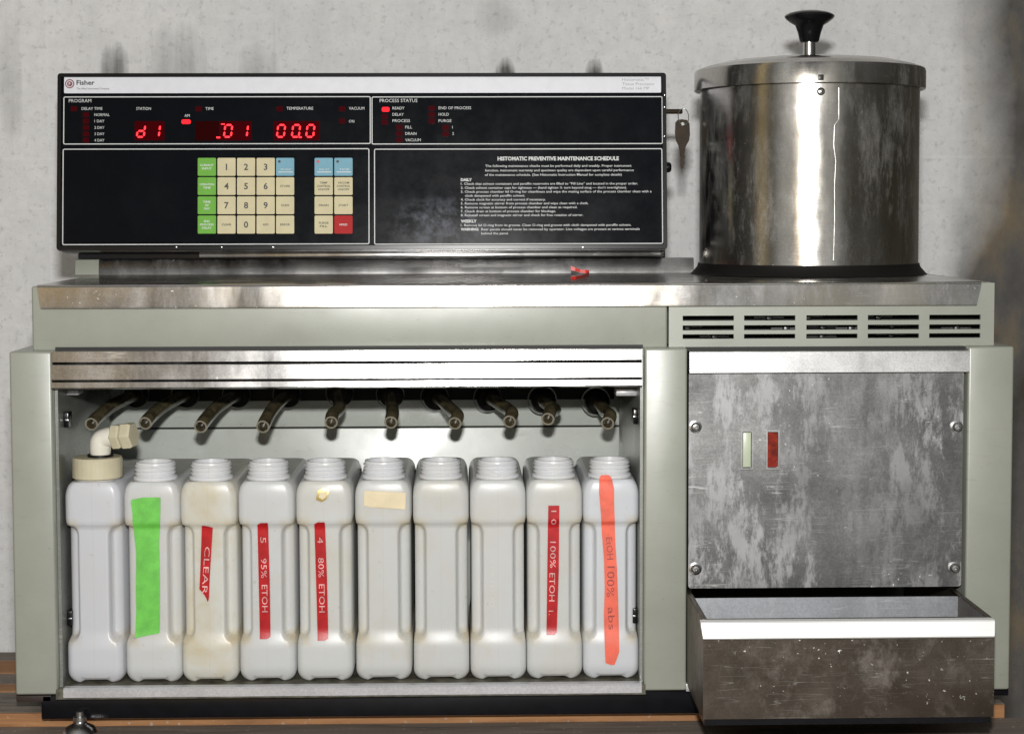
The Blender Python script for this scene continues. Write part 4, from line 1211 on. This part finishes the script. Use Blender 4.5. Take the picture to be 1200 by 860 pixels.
# jug 3 torn label
t3 = tape(2, 'label_strip', [(236, 616), (249, 616.5), (245.5, 672), (244.3, 702), (243, 706), (241.8, 703), (240.5, 700), (238.5, 697), (236, 694), (233.2, 691), (234.5, 660)], TAPE_RED)
vtext(2, t3, 'CLEAR', 242.6, 641, 697, 6.5, EMBOSS, lean=-3.5)
t4 = tape(3, 'label_strip', [(301, 613), (313.5, 612.5), (315.5, 680), (316.5, 749), (304, 749.5), (302.5, 680)], TAPE_RED)
vtext(3, t4, '5', 307.8, 630, 637, 6.8, EMBOSS, lean=.2); vtext(3, t4, '95%', 308.5, 655, 678, 6.8, EMBOSS, lean=.5); vtext(3, t4, 'ETOH', 309.5, 686, 718, 6.8, EMBOSS, lean=.5)
t5 = tape(4, 'label_strip', [(368, 612), (380.5, 611.5), (383, 680), (384.5, 750.5), (372, 751), (370, 680)], TAPE_RED)
vtext(4, t5, '4', 375, 630, 637, 6.8, EMBOSS, lean=.2); vtext(4, t5, '80%', 375.8, 654, 677, 6.8, EMBOSS, lean=.5); vtext(4, t5, 'ETOH', 376.8, 685, 718, 6.8, EMBOSS, lean=.5)
tape(4, 'foil_scrap', [(370, 586), (372.5, 574), (378, 572), (386.5, 572), (385, 579), (382, 586), (377, 588)], GOLD)
tape(4, 'foil_tear', [(373.5, 583), (375.5, 576), (380, 579), (383.5, 575), (382, 582), (378, 585)], PAPER, -.0011, .0003)
tape(5, 'paper_label', [(427, 575), (452, 576), (475.5, 576.5), (475, 597), (450, 596), (426, 594)], PAPER)
bm = bmesh.new()
a = jl(7, 577, 655); b = jl(7, 577, 712)
add_text(bm, '5 METHOD', a[0], -.0006, a[1], .005, math.hypot(a[0] - b[0], a[1] - b[1]), rot=-PI / 2)
for v in bm.verts: v.co.y += jfront(v.co.x, v.co.z)
jpart(7, 'faint_lettering', bm, plain('faint_pencil', (.62, .61, .57), .5))
t9 = tape(8, 'label_strip', [(642.5, 592), (655.5, 592), (655, 670), (652.5, 744), (640.5, 744.5), (641.5, 670)], TAPE_RED)
vtext(8, t9, '1 0', 649, 598, 615, 6.2, EMBOSS, lean=.0); vtext(8, t9, '100%', 648.3, 635, 666, 6.8, EMBOSS, lean=-.3); vtext(8, t9, 'ETOH', 647.4, 672, 705, 6.8, EMBOSS, lean=-.4); vtext(8, t9, '1.', 646, 716, 721, 5.5, EMBOSS)
ol = [(702.5, 562), (702, 575), (704, 600), (705.5, 625), (708, 655), (709, 690), (708, 720), (708.5, 750), (709.5, 778)]
orr = [(720, 779), (725.5, 764), (725.5, 735), (724.5, 700), (723.5, 670), (721.5, 640), (720.5, 612), (719.5, 590), (719.5, 572), (717, 560), (713, 556.5), (706, 556.5), (703, 559)]
t10 = tape(9, 'orange_tape', ol + orr, TAPE_ORANGE)
vtext(9, t10, 'EtOH', 714, 630, 656, 7.5, PEN, lean=1.5); vtext(9, t10, '100%', 716.5, 664, 700, 9, PEN, lean=-1); vtext(9, t10, 'abs', 716.5, 712, 738, 8, PEN, lean=1)

# ------------------------------------------------------------------ render
sc.render.engine = 'CYCLES'
sc.view_settings.view_transform = 'Standard'
sc.view_settings.look = 'None'
sc.view_settings.exposure = 0.0
sc.view_settings.gamma = 1.0
sc.cycles.use_denoising = True
sc.cycles.max_bounces = 8
sc.cycles.sample_clamp_indirect = 6
